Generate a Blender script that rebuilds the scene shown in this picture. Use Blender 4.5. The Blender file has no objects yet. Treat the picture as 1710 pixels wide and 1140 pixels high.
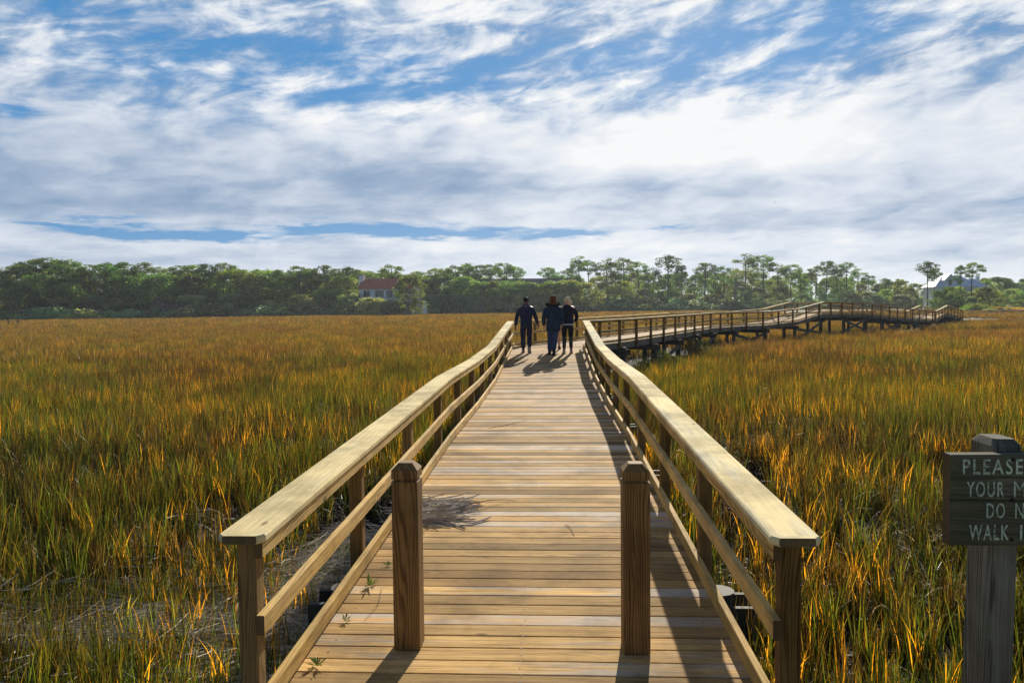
import bpy, bmesh, math, random
import numpy as np
from mathutils import Vector, Matrix, noise as mnoise
R = math.radians
random.seed(7)
rng = np.random.default_rng(11)
scene = bpy.context.scene
col = scene.collection

# ------------------------------------------------------------------ camera
H = 1.857                                    # eye height over the near deck (z = 0)
F = 1310.0
cam_d = bpy.data.cameras.new('camera')
cam = bpy.data.objects.new('camera', cam_d); col.objects.link(cam)
cam_d.sensor_width = 36.0
cam_d.lens = 36.0 * F / 1710.0
cam_d.clip_start = 0.05; cam_d.clip_end = 6000
cam.location = (0, 0, H)
pitch, roll = R(-2.71), R(.6)
fw = Vector((0, math.cos(pitch), math.sin(pitch)))
rt = Vector((1, 0, 0)); up = rt.cross(fw)
rt2 = rt * math.cos(roll) - up * math.sin(roll); up2 = rt * math.sin(roll) + up * math.cos(roll)
cam.matrix_world = Matrix(((rt2.x, up2.x, -fw.x, 0), (rt2.y, up2.y, -fw.y, 0), (rt2.z, up2.z, -fw.z, H), (0, 0, 0, 1)))
scene.camera = cam
scene.render.resolution_x, scene.render.resolution_y = 1024, 682

# ------------------------------------------------------------------ light
SUN_AZ, SUN_EL = R(11.8), R(24.5)
S = Vector((math.sin(SUN_AZ) * math.cos(SUN_EL), math.cos(SUN_AZ) * math.cos(SUN_EL), math.sin(SUN_EL)))
sd = bpy.data.lights.new('sun', 'SUN'); sd.energy = 5.0; sd.angle = R(.6); sd.color = (1, .91, .76)
sun = bpy.data.objects.new('sun', sd); col.objects.link(sun)
sun.rotation_euler = S.to_track_quat('Z', 'Y').to_euler()
scene.view_settings.view_transform = 'Standard'
scene.view_settings.look = 'None'
scene.view_settings.exposure = 0.38
scene.view_settings.gamma = 1.0
scene.cycles.volume_bounces = 0
scene.cycles.max_bounces = 6
scene.cycles.transparent_max_bounces = 8
scene.cycles.volume_max_steps = 64


class NG:
    """small helper to write node maths"""
    def __init__(s, tree): s.t = tree; s.n = tree.nodes; s.l = tree.links
    def node(s, ty, **kw):
        n = s.n.new(ty)
        for k, v in kw.items(): setattr(n, k, v)
        return n
    def put(s, sock, v):
        if isinstance(v, bpy.types.NodeSocket): s.l.new(v, sock)
        elif v is not None: sock.default_value = v
    def m(s, op, a, b=None, c=None, clamp=False):
        n = s.node('ShaderNodeMath', operation=op, use_clamp=clamp)
        s.put(n.inputs[0], a)
        if b is not None: s.put(n.inputs[1], b)
        if c is not None: s.put(n.inputs[2], c)
        return n.outputs[0]
    def add(s, a, b): return s.m('ADD', a, b)
    def sub(s, a, b): return s.m('SUBTRACT', a, b)
    def mul(s, a, b): return s.m('MULTIPLY', a, b)
    def div(s, a, b): return s.m('DIVIDE', a, b)
    def sm(s, v, lo, hi, a=0., b=1.):
        n = s.node('ShaderNodeMapRange', interpolation_type='SMOOTHSTEP')
        s.put(n.inputs[0], v); s.put(n.inputs[1], lo); s.put(n.inputs[2], hi); s.put(n.inputs[3], a); s.put(n.inputs[4], b)
        return n.outputs[0]
    def xyz(s, x, y, z):
        n = s.node('ShaderNodeCombineXYZ')
        s.put(n.inputs[0], x); s.put(n.inputs[1], y); s.put(n.inputs[2], z)
        return n.outputs[0]
    def sep(s, v):
        n = s.node('ShaderNodeSeparateXYZ'); s.put(n.inputs[0], v); return n.outputs
    def noise(s, v, scale, detail=4, rough=.55, dist=0., out=0):
        n = s.node('ShaderNodeTexNoise')
        s.put(n.inputs['Vector'], v); n.inputs['Scale'].default_value = scale; n.inputs['Detail'].default_value = detail
        n.inputs['Roughness'].default_value = rough; n.inputs['Distortion'].default_value = dist
        return n.outputs[out]
    def mix(s, f, a, b, blend='MIX'):
        n = s.node('ShaderNodeMix', data_type='RGBA', blend_type=blend)
        s.put(n.inputs[0], f)
        s.put(n.inputs[6], a if not isinstance(a, tuple) else (*a, 1)[:4]); s.put(n.inputs[7], b if not isinstance(b, tuple) else (*b, 1)[:4])
        return n.outputs[2]
    def ramp(s, v, stops):
        n = s.node('ShaderNodeValToRGB'); s.put(n.inputs[0], v)
        e = n.color_ramp.elements
        while len(e) < len(stops): e.new(.5)
        for i, (p, c) in enumerate(stops): e[i].position = p; e[i].color = (*c, 1)
        return n.outputs[0]


# ------------------------------------------------------------------ sky: Nishita sky seen through broken cloud
world = bpy.data.worlds.new('World'); scene.world = world; world.use_nodes = True
wt = world.node_tree; wt.nodes.clear(); g = NG(wt)
sky = g.node('ShaderNodeTexSky', sky_type='NISHITA', sun_disc=False, sun_elevation=SUN_EL, sun_rotation=SUN_AZ)
sky.air_density = 1.0; sky.dust_density = .4; sky.ozone_density = 2.5
tc = g.node('ShaderNodeTexCoord')
dx, dy, dz = g.sep(tc.outputs['Generated'])
zc = g.m('MAXIMUM', dz, .004)
az = g.m('ARCTAN2', dx, dy)
el = g.m('ARCSINE', zc)
zz = g.add(zc, .035)
pu, pv = g.div(dx, zz), g.div(dy, zz)
plane = g.xyz(pu, pv, 0)
warp = g.noise(plane, 1.1, 5, .6, 0, 1)
wx, wy, wz = g.sep(warp)
# cloud masses and gaps as patches at their bearing / elevation, edges torn by the warp noise
azw = g.add(az, g.mul(g.sub(wx, .5), .20))
w2_ = g.noise(g.xyz(g.mul(az, 14.), g.mul(el, 60.), 5.), 1.3, 5, .6)
elw = g.add(g.add(el, g.mul(g.sub(wy, .5), g.mul(el, .30))), g.mul(g.sub(w2_, .5), g.add(.012, g.mul(el, .10))))
def patch(px, py, rx, ry, tilt=0.):
    a0 = math.atan((px - 855) / F); e0 = math.atan((508 - py) / F * math.cos(a0))
    da = g.mul(g.sub(azw, a0), F / rx); de = g.mul(g.sub(elw, e0), F / ry)
    if tilt: da, de = g.add(da, g.mul(de, tilt * ry / rx)), de
    q = g.add(g.mul(da, da), g.mul(de, de))
    return g.m('EXPONENT', g.mul(q, -1))
def total(lst):
    t = None
    for (px, py, rx, ry, s, *ti) in lst:
        v = g.mul(patch(px, py, rx, ry, ti[0] if ti else 0), s); t = v if t is None else g.add(t, v)
    return t
blue = total([
    (560, 125, 120, 60, .9, -.6), (300, 100, 150, 60, .65, -.5), (160, 30, 90, 40, .5), (820, 150, 120, 34, .85), (480, 60, 110, 30, .45),
    (700, 95, 90, 30, .45), (1060, 110, 80, 40, .8), (1290, 125, 130, 38, .9), (1400, 50, 140, 45, .9, .5), (1180, 70, 90, 36, .5),
    (15, 182, 50, 14, .9), (960, 100, 80, 40, .4), (640, 170, 100, 30, .35),
    (110, 368, 70, 5, 1.1), (290, 384, 110, 9, 1.5), (380, 392, 60, 6, 1.0), (590, 382, 120, 10, 1.5), (740, 390, 110, 8, 1.4), (960, 392, 80, 7, 1.2), (180, 357, 90, 4, .7), (480, 374, 60, 4, .7), (1120, 382, 40, 3, .8), (1690, 360, 40, 12, .3)])
grey = total([
    (150, 320, 330, 46, .8), (760, 300, 240, 40, .9), (1150, 325, 260, 26, .6), (60, 250, 160, 50, .25), (1560, 365, 260, 22, .65), (1620, 60, 160, 110, .55),
    (520, 250, 240, 40, .25), (100, 425, 220, 10, .55), (560, 420, 240, 8, .35), (400, 350, 400, 12, .25), (700, 40, 140, 22, .5), (440, 80, 120, 24, .5), (240, 45, 130, 26, .45), (900, 130, 90, 20, .4), (120, 120, 110, 20, .4), (600, 100, 90, 16, .5), (1000, 60, 110, 22, .5), (1180, 130, 80, 18, .4), (1350, 90, 110, 22, .3), (340, 150, 120, 18, .4), (760, 150, 100, 16, .4), (1480, 110, 110, 24, .4)])
white = total([(1150, 225, 330, 60, .75), (1000, 270, 260, 46, .5), (1500, 230, 230, 60, .6), (820, 20, 200, 60, .3), (420, 170, 160, 60, .3), (620, 410, 900, 14, .3), (1300, 415, 700, 16, .3)])
tv = g.xyz(g.add(g.mul(az, 4.4), g.mul(el, -2.5)), g.mul(g.m('LOGARITHM', g.add(el, .10), math.e), 2.7), 2.7)
f1 = g.noise(tv, 1.5, 9, .56, .35)
f2 = g.noise(g.xyz(g.add(g.mul(pu, 1.0), g.mul(pv, -.5)), g.mul(pv, 1.5), 3.3), 2.6, 7, .6, .5)
f3 = g.noise(tv, 3.6, 6, .55, .5)
fb = g.add(g.mul(f1, .46), g.add(g.mul(f2, .12), g.mul(f3, .47)))
f4 = g.noise(g.xyz(g.add(g.mul(az, 9.), g.mul(el, -14.)), g.mul(el, 24.), 1.3), 1.15, 7, .60, .5)
upper = g.sm(el, .185, .27)
fb = g.add(fb, g.mul(g.mul(g.sub(f4, .5), g.add(.35, g.mul(upper, .65))), .75))
dens = g.add(g.add(.86, g.mul(g.sub(fb, .53), g.add(1.6, g.mul(upper, 3.6)))), g.mul(upper, -.20))
dens = g.sub(g.add(dens, g.mul(white, .3)), g.mul(blue, g.add(1.25, g.mul(upper, -.42))))
cover = g.sm(dens, g.add(-.35, g.mul(upper, -.25)), g.add(.90, g.mul(upper, .12)))
soft = g.noise(tv, .9, 3, .5)
lum = g.add(g.add(.63, g.add(g.mul(g.sub(fb, .53), g.add(1.25, g.mul(upper, 1.9))), g.mul(g.sub(soft, .5), .5))), g.sub(g.mul(white, .32), g.mul(grey, .38)))
sunny = g.sm(g.m('ABSOLUTE', g.sub(az, R(9))), .0, .75, .12, -.06)
lum = g.add(lum, sunny)
ccol = g.ramp(lum, [(0, (.17, .29, .46)), (.35, (.34, .44, .60)), (.7, (.68, .74, .83)), (1., (.92, .93, .94))])
K = 10.
cl = g.mix(1., ccol, (K * .77, K * .77, K * .77), 'MULTIPLY')
skyc = g.mix(.9, sky.outputs[0], (.32, 1.9, 4.3))
hz = g.sm(el, 0., .075)
cl = g.mix(g.mul(g.sub(1., hz), .6), cl, (6.1, 6.4, 6.7))
fin = g.mix(g.m('MAXIMUM', cover, g.mul(g.sub(1., g.sm(el, .0, .05)), .9)), skyc, cl)
# unseen sky overhead and behind: cloud thins out, blue dimmed to cut fill light
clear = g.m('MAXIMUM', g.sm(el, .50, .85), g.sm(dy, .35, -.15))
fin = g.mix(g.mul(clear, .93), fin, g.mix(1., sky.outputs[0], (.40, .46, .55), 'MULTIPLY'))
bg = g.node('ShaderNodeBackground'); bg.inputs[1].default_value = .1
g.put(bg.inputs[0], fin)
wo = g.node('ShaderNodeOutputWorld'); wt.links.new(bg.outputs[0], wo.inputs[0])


# ------------------------------------------------------------------ tags and meshes
def tag(o, label=None, cat=None, group=None, kind=None):
    if label: o['label'] = label
    if cat: o['category'] = cat
    if group: o['group'] = group
    if kind: o['kind'] = kind
    return o
def empty(name, loc=(0, 0, 0), rz=0., label=None, cat=None, group=None):
    o = bpy.data.objects.new(name, None); col.objects.link(o); o.location = loc; o.rotation_euler = (0, 0, rz)
    o.empty_display_size = .2
    return tag(o, label, cat, group)
def copy_tree(o, parent=None):
    c = o.copy(); col.objects.link(c); c.parent = parent
    for ch in list(o.children): copy_tree(ch, c)
    return c


class MB:
    """collects faces with uv (metres) and a per-piece random colour attribute; builds ONE mesh"""
    def __init__(s): s.v = []; s.f = []; s.uv = []; s.c = []
    def quad(s, pts, uvs, c):
        i = len(s.v); s.v += [tuple(p) for p in pts]; s.f.append(tuple(range(i, i + len(pts)))); s.uv += list(uvs); s.c += [c] * len(pts)
    def sweep(s, pts, sec, c=None, caps=True, scale=None, uoff=None):
        """pts: 3D polyline; sec: [(lateral right, vertical)] counter-clockwise seen along the path; mitred in plan"""
        c = c if c is not None else rc(); n = len(pts); P = [Vector(p) for p in pts]
        uo = random.uniform(0, 60) if uoff is None else uoff; vo = random.uniform(0, 60)
        per = [0.]
        for i in range(len(sec)):
            a, b = sec[i], sec[(i + 1) % len(sec)]; per.append(per[-1] + math.hypot(b[0] - a[0], b[1] - a[1]))
        rings = []; u = 0.
        for i in range(n):
            d0 = (P[i] - P[i - 1]) if i else (P[1] - P[0]); d1 = (P[i + 1] - P[i]) if i < n - 1 else d0
            h0 = Vector((d0.x, d0.y)).normalized(); h1 = Vector((d1.x, d1.y)).normalized()
            t = (h0 + h1).normalized(); k = 1 / max(.3, t.dot(h0)); r = Vector((t.y, -t.x, 0)) * k
            if i: u += d0.length
            sc = scale[i] if scale else 1.
            rings.append(([P[i] + r * (a * (sc if not isinstance(sc, tuple) else 1) + (sc[1] if isinstance(sc, tuple) else 0)) + Vector((0, 0, b)) for a, b in sec], u))
        i0 = len(s.v)
        for rg, _ in rings: s.v += [tuple(p) for p in rg]
        m = len(sec)
        for i in range(n - 1):
            for j in range(m):
                k = (j + 1) % m
                s.f.append((i0 + i * m + j, i0 + (i + 1) * m + j, i0 + (i + 1) * m + k, i0 + i * m + k))
                u0, u1 = rings[i][1] + uo, rings[i + 1][1] + uo; v0, v1 = per[j] + vo, per[j + 1] + vo
                s.uv += [(u0, v0), (u1, v0), (u1, v1), (u0, v1)]; s.c += [c] * 4
        if caps:
            for e, rev in ((0, False), (n - 1, True)):
                idx = [i0 + e * m + j for j in range(m)]
                if rev: idx.reverse()
                s.f.append(tuple(idx)); s.uv += [(uo + sec[j % m][1] * .3, vo + sec[j % m][0]) for j in (range(m) if not rev else reversed(range(m)))]; s.c += [(c[0] + 2, c[1], c[2])] * m
    def beam(s, a, b, w, h, c=None, bev=.004, upv=None):
        """square timber from a to b, any direction: w across, h the other way"""
        c = c if c is not None else rc(); a = Vector(a); b = Vector(b); d = (b - a); L = d.length; d.normalize()
        z = Vector(upv) if upv else (Vector((0, 0, 1)) if abs(d.z) < .9 else Vector((0, 1, 0)))
        x = d.cross(z).normalized(); y = x.cross(d).normalized()
        w2, h2 = w / 2, h / 2; e = bev
        sec = [(-w2 + e, -h2), (w2 - e, -h2), (w2, -h2 + e), (w2, h2 - e), (w2 - e, h2), (-w2 + e, h2), (-w2, h2 - e), (-w2, -h2 + e)]
        i0 = len(s.v); uo, vo = random.uniform(0, 60), random.uniform(0, 60); per = [0.]
        for i in range(8):
            p, q = sec[i], sec[(i + 1) % 8]; per.append(per[-1] + math.hypot(q[0] - p[0], q[1] - p[1]))
        for o in (a, b): s.v += [tuple(o + x * p[0] + y * p[1]) for p in sec]
        for j in range(8):
            k = (j + 1) % 8; s.f.append((i0 + j, i0 + 8 + j, i0 + 8 + k, i0 + k)); s.uv += [(uo, vo + per[j]), (uo + L, vo + per[j]), (uo + L, vo + per[j + 1]), (uo, vo + per[j + 1])]; s.c += [c] * 4
        s.f.append(tuple(i0 + j for j in range(8))); s.uv += [(uo + p[1] * .2, vo + p[0]) for p in sec]; s.c += [(c[0] + 2, c[1], c[2])] * 8
        s.f.append(tuple(i0 + 15 - j for j in range(8))); s.uv += [(uo + p[1] * .2, vo + p[0]) for p in reversed(sec)]; s.c += [(c[0] + 2, c[1], c[2])] * 8
    def tube(s, pts, rad, n=8, c=None, caps=True):
        c = c if c is not None else rc(); P = [Vector(p) for p in pts]; i0 = len(s.v); u = 0; us = []
        if not isinstance(rad, (list, tuple)): rad = [rad] * len(P)
        uo, vo = random.uniform(0, 60), random.uniform(0, 60)
        for i, p in enumerate(P):
            d = (P[min(i + 1, len(P) - 1)] - P[max(i - 1, 0)]).normalized()
            if i: u += (P[i] - P[i - 1]).length
            us.append(u)
            ref = Vector((0, 1, 0)) if abs(d.z) > .8 else Vector((0, 0, 1))
            x = d.cross(ref).normalized(); y = x.cross(d)
            for k in range(n):
                a = 2 * math.pi * k / n; s.v.append(tuple(p + (x * math.cos(a) + y * math.sin(a)) * rad[i]))
        for i in range(len(P) - 1):
            for k in range(n):
                q = (k + 1) % n; s.f.append((i0 + i * n + k, i0 + (i + 1) * n + k, i0 + (i + 1) * n + q, i0 + i * n + q))
                w = 2 * math.pi * rad[i] / n
                s.uv += [(uo + us[i], vo + k * w), (uo + us[i + 1], vo + k * w), (uo + us[i + 1], vo + k * w + w), (uo + us[i], vo + k * w + w)]; s.c += [c] * 4
        if caps:
            s.f.append(tuple(i0 + k for k in range(n))); s.uv += [(0, 0)] * n; s.c += [c] * n
            e = i0 + (len(P) - 1) * n; s.f.append(tuple(e + n - 1 - k for k in range(n))); s.uv += [(0, 0)] * n; s.c += [c] * n
    def box(s, lo, hi, c=None):
        c = c if c is not None else rc(); x0, y0, z0 = lo; x1, y1, z1 = hi
        V = [(x0, y0, z0), (x1, y0, z0), (x1, y1, z0), (x0, y1, z0), (x0, y0, z1), (x1, y0, z1), (x1, y1, z1), (x0, y1, z1)]
        for q, ax in (((0, 3, 2, 1), 2), ((4, 5, 6, 7), 2), ((0, 1, 5, 4), 1), ((1, 2, 6, 5), 0), ((2, 3, 7, 6), 1), ((3, 0, 4, 7), 0)):
            pts = [V[i] for i in q]
            uv = [((p[1], p[2]) if ax == 0 else (p[0], p[2]) if ax == 1 else (p[0], p[1])) for p in pts]
            s.quad(pts, uv, c)
    def build(s, name, m, parent=None, smooth=False, loc=None):
        me = bpy.data.meshes.new(name); me.from_pydata(s.v, [], s.f)
        uvl = me.uv_layers.new(name='UVMap'); uvl.data.foreach_set('uv', np.array(s.uv, dtype=np.float32).ravel())
        ca = me.color_attributes.new('pr', 'FLOAT_COLOR', 'CORNER')
        ca.data.foreach_set('color', np.array([(*q, 1) for q in s.c], dtype=np.float32).ravel())
        me.materials.append(m)
        if smooth: me.polygons.foreach_set('use_smooth', [True] * len(me.polygons))
        me.validate(); me.update()
        o = bpy.data.objects.new(name, me); col.objects.link(o)
        if parent: o.parent = parent
        if loc: o.location = loc
        return o
def rc(): return (random.random(), random.random(), random.random())


# ------------------------------------------------------------------ materials
def new_mat(name):
    m = bpy.data.materials.new(name); m.use_nodes = True; m.node_tree.nodes.clear(); return m, NG(m.node_tree)
def finish(g, shader, disp=None):
    o = g.node('ShaderNodeOutputMaterial'); g.l.new(shader, o.inputs[0])
def principled(g, color, rough=.7, spec=.4, normal=None, metal=0.):
    b = g.node('ShaderNodeBsdfPrincipled'); g.put(b.inputs['Base Color'], color if not isinstance(color, tuple) else (*color, 1)[:4])
    g.put(b.inputs['Roughness'], rough); b.inputs['Specular IOR Level'].default_value = spec; b.inputs['Metallic'].default_value = metal
    if normal is not None: g.l.new(normal, b.inputs['Normal'])
    return b.outputs[0]
def bump(g, h, strength=.3, dist=.01):
    b = g.node('ShaderNodeBump'); b.inputs['Strength'].default_value = strength; b.inputs['Distance'].default_value = dist; g.put(b.inputs['Height'], h)
    return b.outputs[0]

def wood(name, light, dark, grey=(.4, .37, .33), greyness=.3, var=.35, grain=1., rough=.72, spec=.3, knots=True, moss=None, hue2=None, ringamp=.16):
    m, g = new_mat(name)
    uv = g.node('ShaderNodeUVMap'); uv.uv_map = 'UVMap'
    at = g.node('ShaderNodeVertexColor'); at.layer_name = 'pr'
    pr, pg, pb = g.sep(at.outputs[0])
    u, v, _ = g.sep(uv.outputs[0])
    off = g.mul(pr, 37.)
    # growth rings: bands across the board, bent into cathedrals by slow noise along it
    slow = g.noise(g.xyz(g.mul(u, .75), g.mul(v, 6.5), off), 1., 2, .5)
    ring = g.m('SINE', g.add(g.mul(v, 430. * grain), g.mul(slow, 95. * grain)))
    ring = g.sm(ring, -.6, 1.)
    fine = g.noise(g.xyz(g.mul(u, 5.), g.mul(v, 260.), off), 1., 4, .65)
    str2 = g.noise(g.xyz(g.mul(u, 1.6), g.mul(v, 46.), off), 1., 5, .7)
    pf = g.mul(g.sm(pb, .2, .9), 1.6); gr = g.add(g.mul(g.mul(g.sub(ring, .4), g.add(.4, pf)), ringamp), g.add(g.mul(fine, .42), g.mul(str2, .72)))
    c = g.mix(g.sm(gr, .40, .80), light, dark)
    if hue2: c = g.mix(g.mul(g.sm(pb, .45, 1.), .8), c, g.mix(g.sm(gr, .3, 1.), hue2, dark))
    blot = g.noise(g.xyz(g.mul(u, 1.1), g.mul(v, 7.), g.add(off, 5.)), 1., 4, .6)
    gm = g.mul(g.sm(g.add(blot, g.mul(g.sub(pg, .5), .55)), .5, .78), greyness)
    c = g.mix(gm, c, g.mix(g.sm(fine, .3, .75), grey, tuple(x * .45 for x in grey)))
    bri = g.add(1. - var, g.mul(pg, var * 1.6))
    c = g.mix(1., c, g.xyz(bri, bri, bri), 'MULTIPLY')
    c = g.mix(g.mul(g.m('GREATER_THAN', pr, 1.5), .9), c, (.10, .062, .026))
    if knots:
        vn = g.node('ShaderNodeTexVoronoi', feature='F1'); g.put(vn.inputs['Vector'], g.xyz(g.mul(u, 1.7), g.mul(v, 5.), off)); vn.inputs['Scale'].default_value = 1.
        vn.inputs['Randomness'].default_value = 1.
        kk = g.mul(g.sm(vn.outputs['Distance'], .03, .085, 1., 0.), .8)
        c = g.mix(kk, c, tuple(x * .3 for x in dark))
        h0 = g.noise(g.xyz(g.mul(u, 9.), g.mul(v, 30.), off), 1., 2)
        c = g.mix(g.mul(g.sm(h0, .72, .80), .5), c, tuple(x * .4 for x in dark))
    if moss:
        mo = g.noise(g.xyz(g.mul(u, 4.), g.mul(v, 9.), off), 1., 5, .6)
        c = g.mix(g.mul(g.sm(mo, .52, .7), .7), c, moss)
    geo = g.node('ShaderNodeNewGeometry'); wn = g.noise(geo.outputs['Position'], 1.7, 6, .65); wk_ = g.sm(wn, .32, .60, .66, 1.10); c = g.mix(1., c, g.xyz(wk_, wk_, wk_), 'MULTIPLY')
    n = bump(g, g.add(g.mul(fine, .6), g.mul(gr, .6)), .45, .003)
    finish(g, principled(g, c, rough, spec, n)); return m

M = {}
M['deck'] = wood('deck_wood', (.84, .55, .21), (.33, .17, .05), (.54, .48, .40), .9, .62, 1., .85, .12, hue2=(.62, .36, .11))
M['rail'] = wood('rail_wood', (.74, .50, .165), (.40, .23, .06), (.5, .44, .28), .25, .22, .8, .8, .15)
M['cap'] = wood('cap_wood', (.93, .79, .44), (.74, .58, .27), (.60, .60, .48), .6, .26, .7, .9, .08, ringamp=.07)
M['post'] = wood('post_wood', (.29, .175, .055), (.12, .065, .02), (.25, .2, .11), .3, .25, .8, .85, .1)
M['bollard'] = wood('bollard_wood', (.33, .185, .060), (.13, .066, .020), (.22, .14, .07), .2, .1, .8, .75, .2, ringamp=.12)
M['stringer'] = wood('stringer_wood', (.30, .26, .20), (.13, .11, .085), (.40, .39, .37), .8, .4, 1.)
M['pile'] = wood('pile_wood', (.055, .05, .04), (.02, .02, .017), (.08, .085, .075), .5, .3, 1., moss=(.03, .06, .03))
M['old'] = wood('weathered_wood', (.20, .18, .13), (.05, .045, .032), (.30, .30, .25), .8, .25, 1.1, .85, .2, moss=(.07, .10, .045))
M['signwood'] = wood('sign_wood', (.15, .145, .09), (.06, .058, .038), (.19, .19, .14), .6, .2, 1.3, .85, .2, knots=False, moss=(.045, .065, .03))

def simple(name, color, rough=.7, spec=.3, nscale=0, namt=.2, metal=0., tr=0.):
    m, g = new_mat(name); c = (*color, 1)
    if nscale:
        tcn = g.node('ShaderNodeTexCoord'); nz = g.noise(tcn.outputs['Object'], nscale, 5, .6)
        k = g.sm(nz, .25, .75, 1 - namt, 1 + namt)
        c = g.mix(1., color, g.xyz(k, k, k), 'MULTIPLY')
    finish(g, principled(g, c, rough, spec, None, metal)); return m

# ------------------------------------------------------------------ the line of the boardwalk (right-hand rail's inner face, deck height)
def rx(y): return .943 + .0535 * y
PATH = [(rx(2.3), 2.3, -.015), (rx(3.35), 3.35, 0.), (rx(7.9), 7.9, .072), (rx(9.9), 9.9, .103), (rx(13.6), 13.6, .055), (rx(17.6), 17.6, .082), (rx(25.3), 25.3, .47),
        (4.20, 28.9, .45), (7.53, 35.65, .452), (10.85, 42.62, .455), (12.99, 45.83, .435), (15.81, 48.47, .42), (18.58, 51.16, .55),
        (21.32, 53.88, .98), (26.74, 59.37, .86), (32.08, 64.95, .40), (38.73, 71.95, .006)]
PATH2 = [(38.95, 72.25, .006), (43.27, 78.19, .473), (49.24, 85.77, -.187)]
W = 2.25
def plen(P): return [0.] + list(np.cumsum([math.dist(P[i][:2], P[i + 1][:2]) for i in range(len(P) - 1)]))
def along(P, s, lat=0.):
    """point and heading at distance s, moved sideways by lat (right positive)"""
    L = plen(P)
    i = max(0, min(len(P) - 2, next((k for k in range(len(P) - 1) if L[k + 1] >= s), len(P) - 2)))
    t = (s - L[i]) / (L[i + 1] - L[i]); a, b = Vector(P[i]), Vector(P[i + 1]); p = a.lerp(b, t)
    d = Vector((b.x - a.x, b.y - a.y, 0)).normalized(); r = Vector((d.y, -d.x, 0))
    # stay clear of the mitre on the inner side
    return p + r * lat, d, r
def offset_line(P, lat):
    out = []
    for i in range(len(P)):
        a = Vector(P[i]); d0 = (a - Vector(P[i - 1])) if i else (Vector(P[1]) - a); d1 = (Vector(P[i + 1]) - a) if i < len(P) - 1 else d0
        h0 = Vector((d0.x, d0.y)).normalized(); h1 = Vector((d1.x, d1.y)).normalized(); t = (h0 + h1).normalized(); k = 1 / t.dot(h0)
        out.append((a.x + t.y * k * lat, a.y - t.x * k * lat, a.z))
    return out
CENTRE = offset_line(PATH, -W / 2); CENTRE2 = offset_line(PATH2, -W / 2)
_seg = np.array([(a[0], a[1], b[0], b[1]) for P in (CENTRE, CENTRE2) for a, b in zip(P, P[1:])])
def dist_walk(x, y):
    x = np.asarray(x, float)[..., None]; y = np.asarray(y, float)[..., None]
    ax, ay, bx, by = _seg.T; dx_, dy_ = bx - ax, by - ay
    t = np.clip(((x - ax) * dx_ + (y - ay) * dy_) / (dx_ ** 2 + dy_ ** 2), 0, 1)
    return np.sqrt((x - ax - t * dx_) ** 2 + (y - ay - t * dy_) ** 2).min(-1)

# ------------------------------------------------------------------ ground
def seg_dist(x, y, P):
    P = np.array(P, float); a, b = P[:-1], P[1:]; d = b - a
    X = np.asarray(x, float)[..., None]; Y = np.asarray(y, float)[..., None]
    t = np.clip(((X - a[:, 0]) * d[:, 0] + (Y - a[:, 1]) * d[:, 1]) / (d ** 2).sum(1), 0, 1)
    return np.sqrt((X - a[:, 0] - t * d[:, 0]) ** 2 + (Y - a[:, 1] - t * d[:, 1]) ** 2).min(-1)
CREEK_A = [(-3.6, 7.6), (-2.2, 8.4), (-1.2, 9.4), (.8, 9.2), (2.3, 8.0), (3.0, 9.6), (3.4, 11.5)]
CREEK_B = [(27, 62), (31, 60.5), (36, 62.5), (42, 66), (47, 65)]
CREEK_C = [(30, 74), (33, 66.5), (33, 61), (37, 62)]
POOL_D = [(7.5, 46), (10, 50), (9, 56)]
def smooth(v, a, b): t = np.clip((v - a) / (b - a), 0, 1); return t * t * (3 - 2 * t)
def treeline(x): return 205 + 14 * np.sin(np.asarray(x) * .021 + 1.) + np.asarray(x) * .10
def wet(x, y):
    """1 in the channels, 0 on the marsh"""
    wob = .18 * np.sin(np.asarray(x) * 3.1 + np.asarray(y) * 1.7)
    a = 1 - smooth(seg_dist(x, y, CREEK_A) + wob, .10, .42)
    b = 1 - smooth(seg_dist(x, y, CREEK_B) + wob, 1.6, 3.2)
    c = 1 - smooth(seg_dist(x, y, CREEK_C) + wob, 1.2, 2.6)
    d = 1 - smooth(seg_dist(x, y, POOL_D) + wob, .8, 2.)
    return np.maximum.reduce([a, b, c, d])
def gz(x, y):
    x = np.asarray(x, float); y = np.asarray(y, float)
    z = -.66 - .34 * smooth(y, 6, 34)
    z = z + .22 * (1 - smooth(y, 2.6, 5.6)) + .16 * (1 - smooth(y + x * .45, 2.5, 5.0)) * (x < 0)
    z = z + .05 * np.sin(x * .7 + 1) * np.cos(y * .53) + .03 * np.sin(x * 2.3) * np.cos(y * 1.9 + 2)
    z = z - .30 * wet(x, y)
    behind = 1 - smooth(y, .4, 2.2); z = z * (1 - behind) + (-.05) * behind
    z = z + 1.25 * smooth(y - treeline(x), -8, 14)
    # sandy spit and lawn where the far bridge lands
    q = 1 - smooth(np.hypot((x - 54) / 9, (y - 93) / 6.5), .75, 1.25); z = z * (1 - q) + (-.36) * q
    q2 = smooth(y - (118 - (x - 60) * .15), -4, 6) * smooth(x, 48, 66); z = np.maximum(z, -1.2 + q2 * .85)
    return z
def grid_mesh(name, xs, ys, zf, m):
    X, Y = np.meshgrid(xs, ys); Z = zf(X, Y); nx, ny = len(xs), len(ys)
    V = np.stack([X.ravel(), Y.ravel(), Z.ravel()], 1)
    i = (np.arange(ny - 1)[:, None] * nx + np.arange(nx - 1)[None, :]).ravel(); Fc = np.stack([i, i + 1, i + nx + 1, i + nx], 1)
    me = bpy.data.meshes.new(name); me.from_pydata(V.tolist(), [], Fc.tolist()); me.materials.append(m)
    me.polygons.foreach_set('use_smooth', [True] * len(me.polygons)); me.update()
    o = bpy.data.objects.new(name, me); col.objects.link(o); return o

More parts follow.
